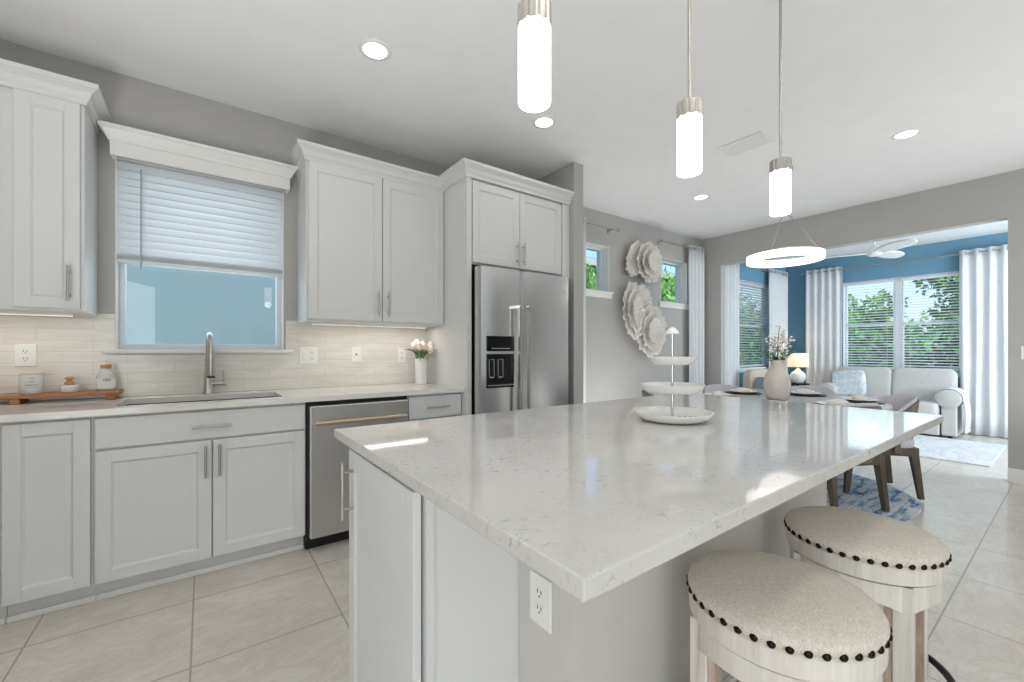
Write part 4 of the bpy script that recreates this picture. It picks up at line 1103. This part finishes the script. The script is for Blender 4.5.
for y in (SY0 - .09, SY1 + .09):
    MB().box(8.06, 8.58, y - .075, y + .075, .03, .50).build('arm', m_sofa, t, bevel=.02, seg=3)
    MB().lathe([(.10, 8.02), (.125, 8.03), (.125, 8.55), (.10, 8.56)], 0, y, 28, 'x', .535).build('arm_roll', m_sofa, t, 50)
for x in (8.08, 8.54):
    for y in (SY0 - .1, SY1 + .1): MB().cyl(x, y, 0.0, .032, .025, 12).build('foot', m_blackmetal, t)
o = MB().sbox(0, 0, 0, .13, .42, .40, .24).xform(Matrix.Translation((8.27, 2.22, .66)) @ Matrix.Rotation(R(-6), 4, 'X') @ Matrix.Rotation(R(16), 4, 'Y')).build('throw_pillow', m_pillow, None, 170); tag(o, 'blue and white patterned square pillow on the left of the sofa', 'pillow')
# throw over the right arm
def thr(u, v):
    s = u * 1.02; yc = SY0 - .09
    if s < .22: y, z = yc + .135, .46 + s * .35
    elif s < .62:
        a = (s - .22) / .40 * PI; y, z = yc + .135 * math.cos(a), .537 + .135 * math.sin(a)
    else: y, z = yc - .135 - .02 * math.sin((s - .62) * 6), .537 - (s - .62)
    return (8.06 + .34 * v + .012 * math.sin(9 * u), y - .006 * math.sin(14 * v), z)
t = thing('fringed_throw', 'white fringed throw draped over the right sofa arm', 'throw', (8.2, SY0 - .15, .3))
MB().grid(thr, 40, 16).build('cloth', m_throw, t, 170, solid=.012)
fg = MB()
for k in range(24):
    p = thr(1, k / 23); fg.tube([p, (p[0], p[1] - .006, p[2] - .05)], .004, 5)
fg.build('fringe', m_throw, t)
# side table and lamp
t = thing('side_table', 'small dark side table under the table lamp in the sunroom corner', 'side table', (8.28, 2.935, 0))
MB().cyl(8.28, 2.935, .60, .62, .17, 32).build('top', m_blackmetal, t, 40)
MB().lathe([(.13, 0), (.12, .02), (.02, .04), (.02, .60)], 8.28, 2.935, 24).build('pedestal', m_blackmetal, t, 40)
t = thing('table_lamp', 'lit table lamp with a white gourd base and cream drum shade', 'lamp', (8.28, 2.935, .62))
MB().lathe([(.065, .621), (.08, .63), (.118, .70), (.122, .75), (.098, .80), (.04, .84), (.025, .87)], 8.28, 2.935, 32).build('base', m_white, t, 60)
MB().cyl(8.28, 2.935, .87, .92, .008, 10).build('neck', m_nickel, t)
MB().lathe([(.152, .90), (.146, 1.135)], 8.28, 2.935, 40, cap=False).build('shade', m_shade, t, 60, solid=.003)
lamp('table_lamp_bulb', 'POINT', (8.28, 2.935, 1.02), (0, 0, 0), 3, (1, .8, .55), .04)
# beige armchair with cushion
ax_, ay_ = 6.85, 2.64
t = thing('beige_armchair', 'beige upholstered armchair below the sunroom side window', 'armchair', (ax_, ay_, .013))
Mz = Matrix.Translation((ax_, ay_, .0)) @ Matrix.Rotation(R(-12), 4, 'Z')
MB().sbox(0, 0, .36, .66, .64, .20, .25).xform(Mz).build('seat', m_beige, t, 170)
MB().sbox(0, .32, .64, .66, .16, .52, .35).xform(Mz).build('backrest', m_beige, t, 170)
for i in (-1, 1): MB().sbox(i * .36, .02, .44, .14, .66, .36, .35).xform(Mz).build('arm', m_beige, t, 170)
for i in (-1, 1):
    for j in (-1, 1): MB().bar((i * .3, j * .27, .015), (i * .27, j * .24, .30), .03, .03, .045, .045).xform(Mz).build('leg', m_darkwood, t)
o = MB().sbox(0, 0, 0, .14, .36, .34, .42).xform(Mz @ Matrix.Translation((-.22, .1, .62)) @ Matrix.Rotation(R(20), 4, 'Y')).build('throw_pillow', m_bluepil, None, 170); tag(o, 'grey-blue cushion in the beige armchair', 'pillow')
# ceiling fan
fx2, fy2 = 7.30, 1.68
t = thing('ceiling_fan', 'white three-blade ceiling fan in the sunroom', 'ceiling fan', (fx2, fy2, H))
MB().lathe([(.07, H - .001), (.07, H - .03), (.03, H - .06), (.014, H - .065)], fx2, fy2, 28).build('canopy', m_white, t, 50)
MB().cyl(fx2, fy2, 2.58, H - .06, .013, 12).build('downrod', m_white, t)
MB().lathe([(.03, 2.60), (.06, 2.585), (.09, 2.55), (.095, 2.50), (.085, 2.475), (.05, 2.455), (.002, 2.45)], fx2, fy2, 32).build('motor', m_white, t, 50)
for k in range(3):
    a = R(102.9 + 120 * k)
    def bl(u, v, a=a):
        r = .07 + .58 * u; w = (.045 + .085 * math.sin(PI * min(1, u * .9 + .05)) ** .8) * (1 if u < .93 else max(.15, (1 - u) / .07)); s = (v - .5) * w * 1.6 + .05 * u * u; z = 2.50 - .22 * s + .02 * u
        return (fx2 + r * math.cos(a) - s * math.sin(a), fy2 + r * math.sin(a) + s * math.cos(a), z)
    MB().grid(bl, 20, 6).build('blade', m_white, t, 170, solid=.012)
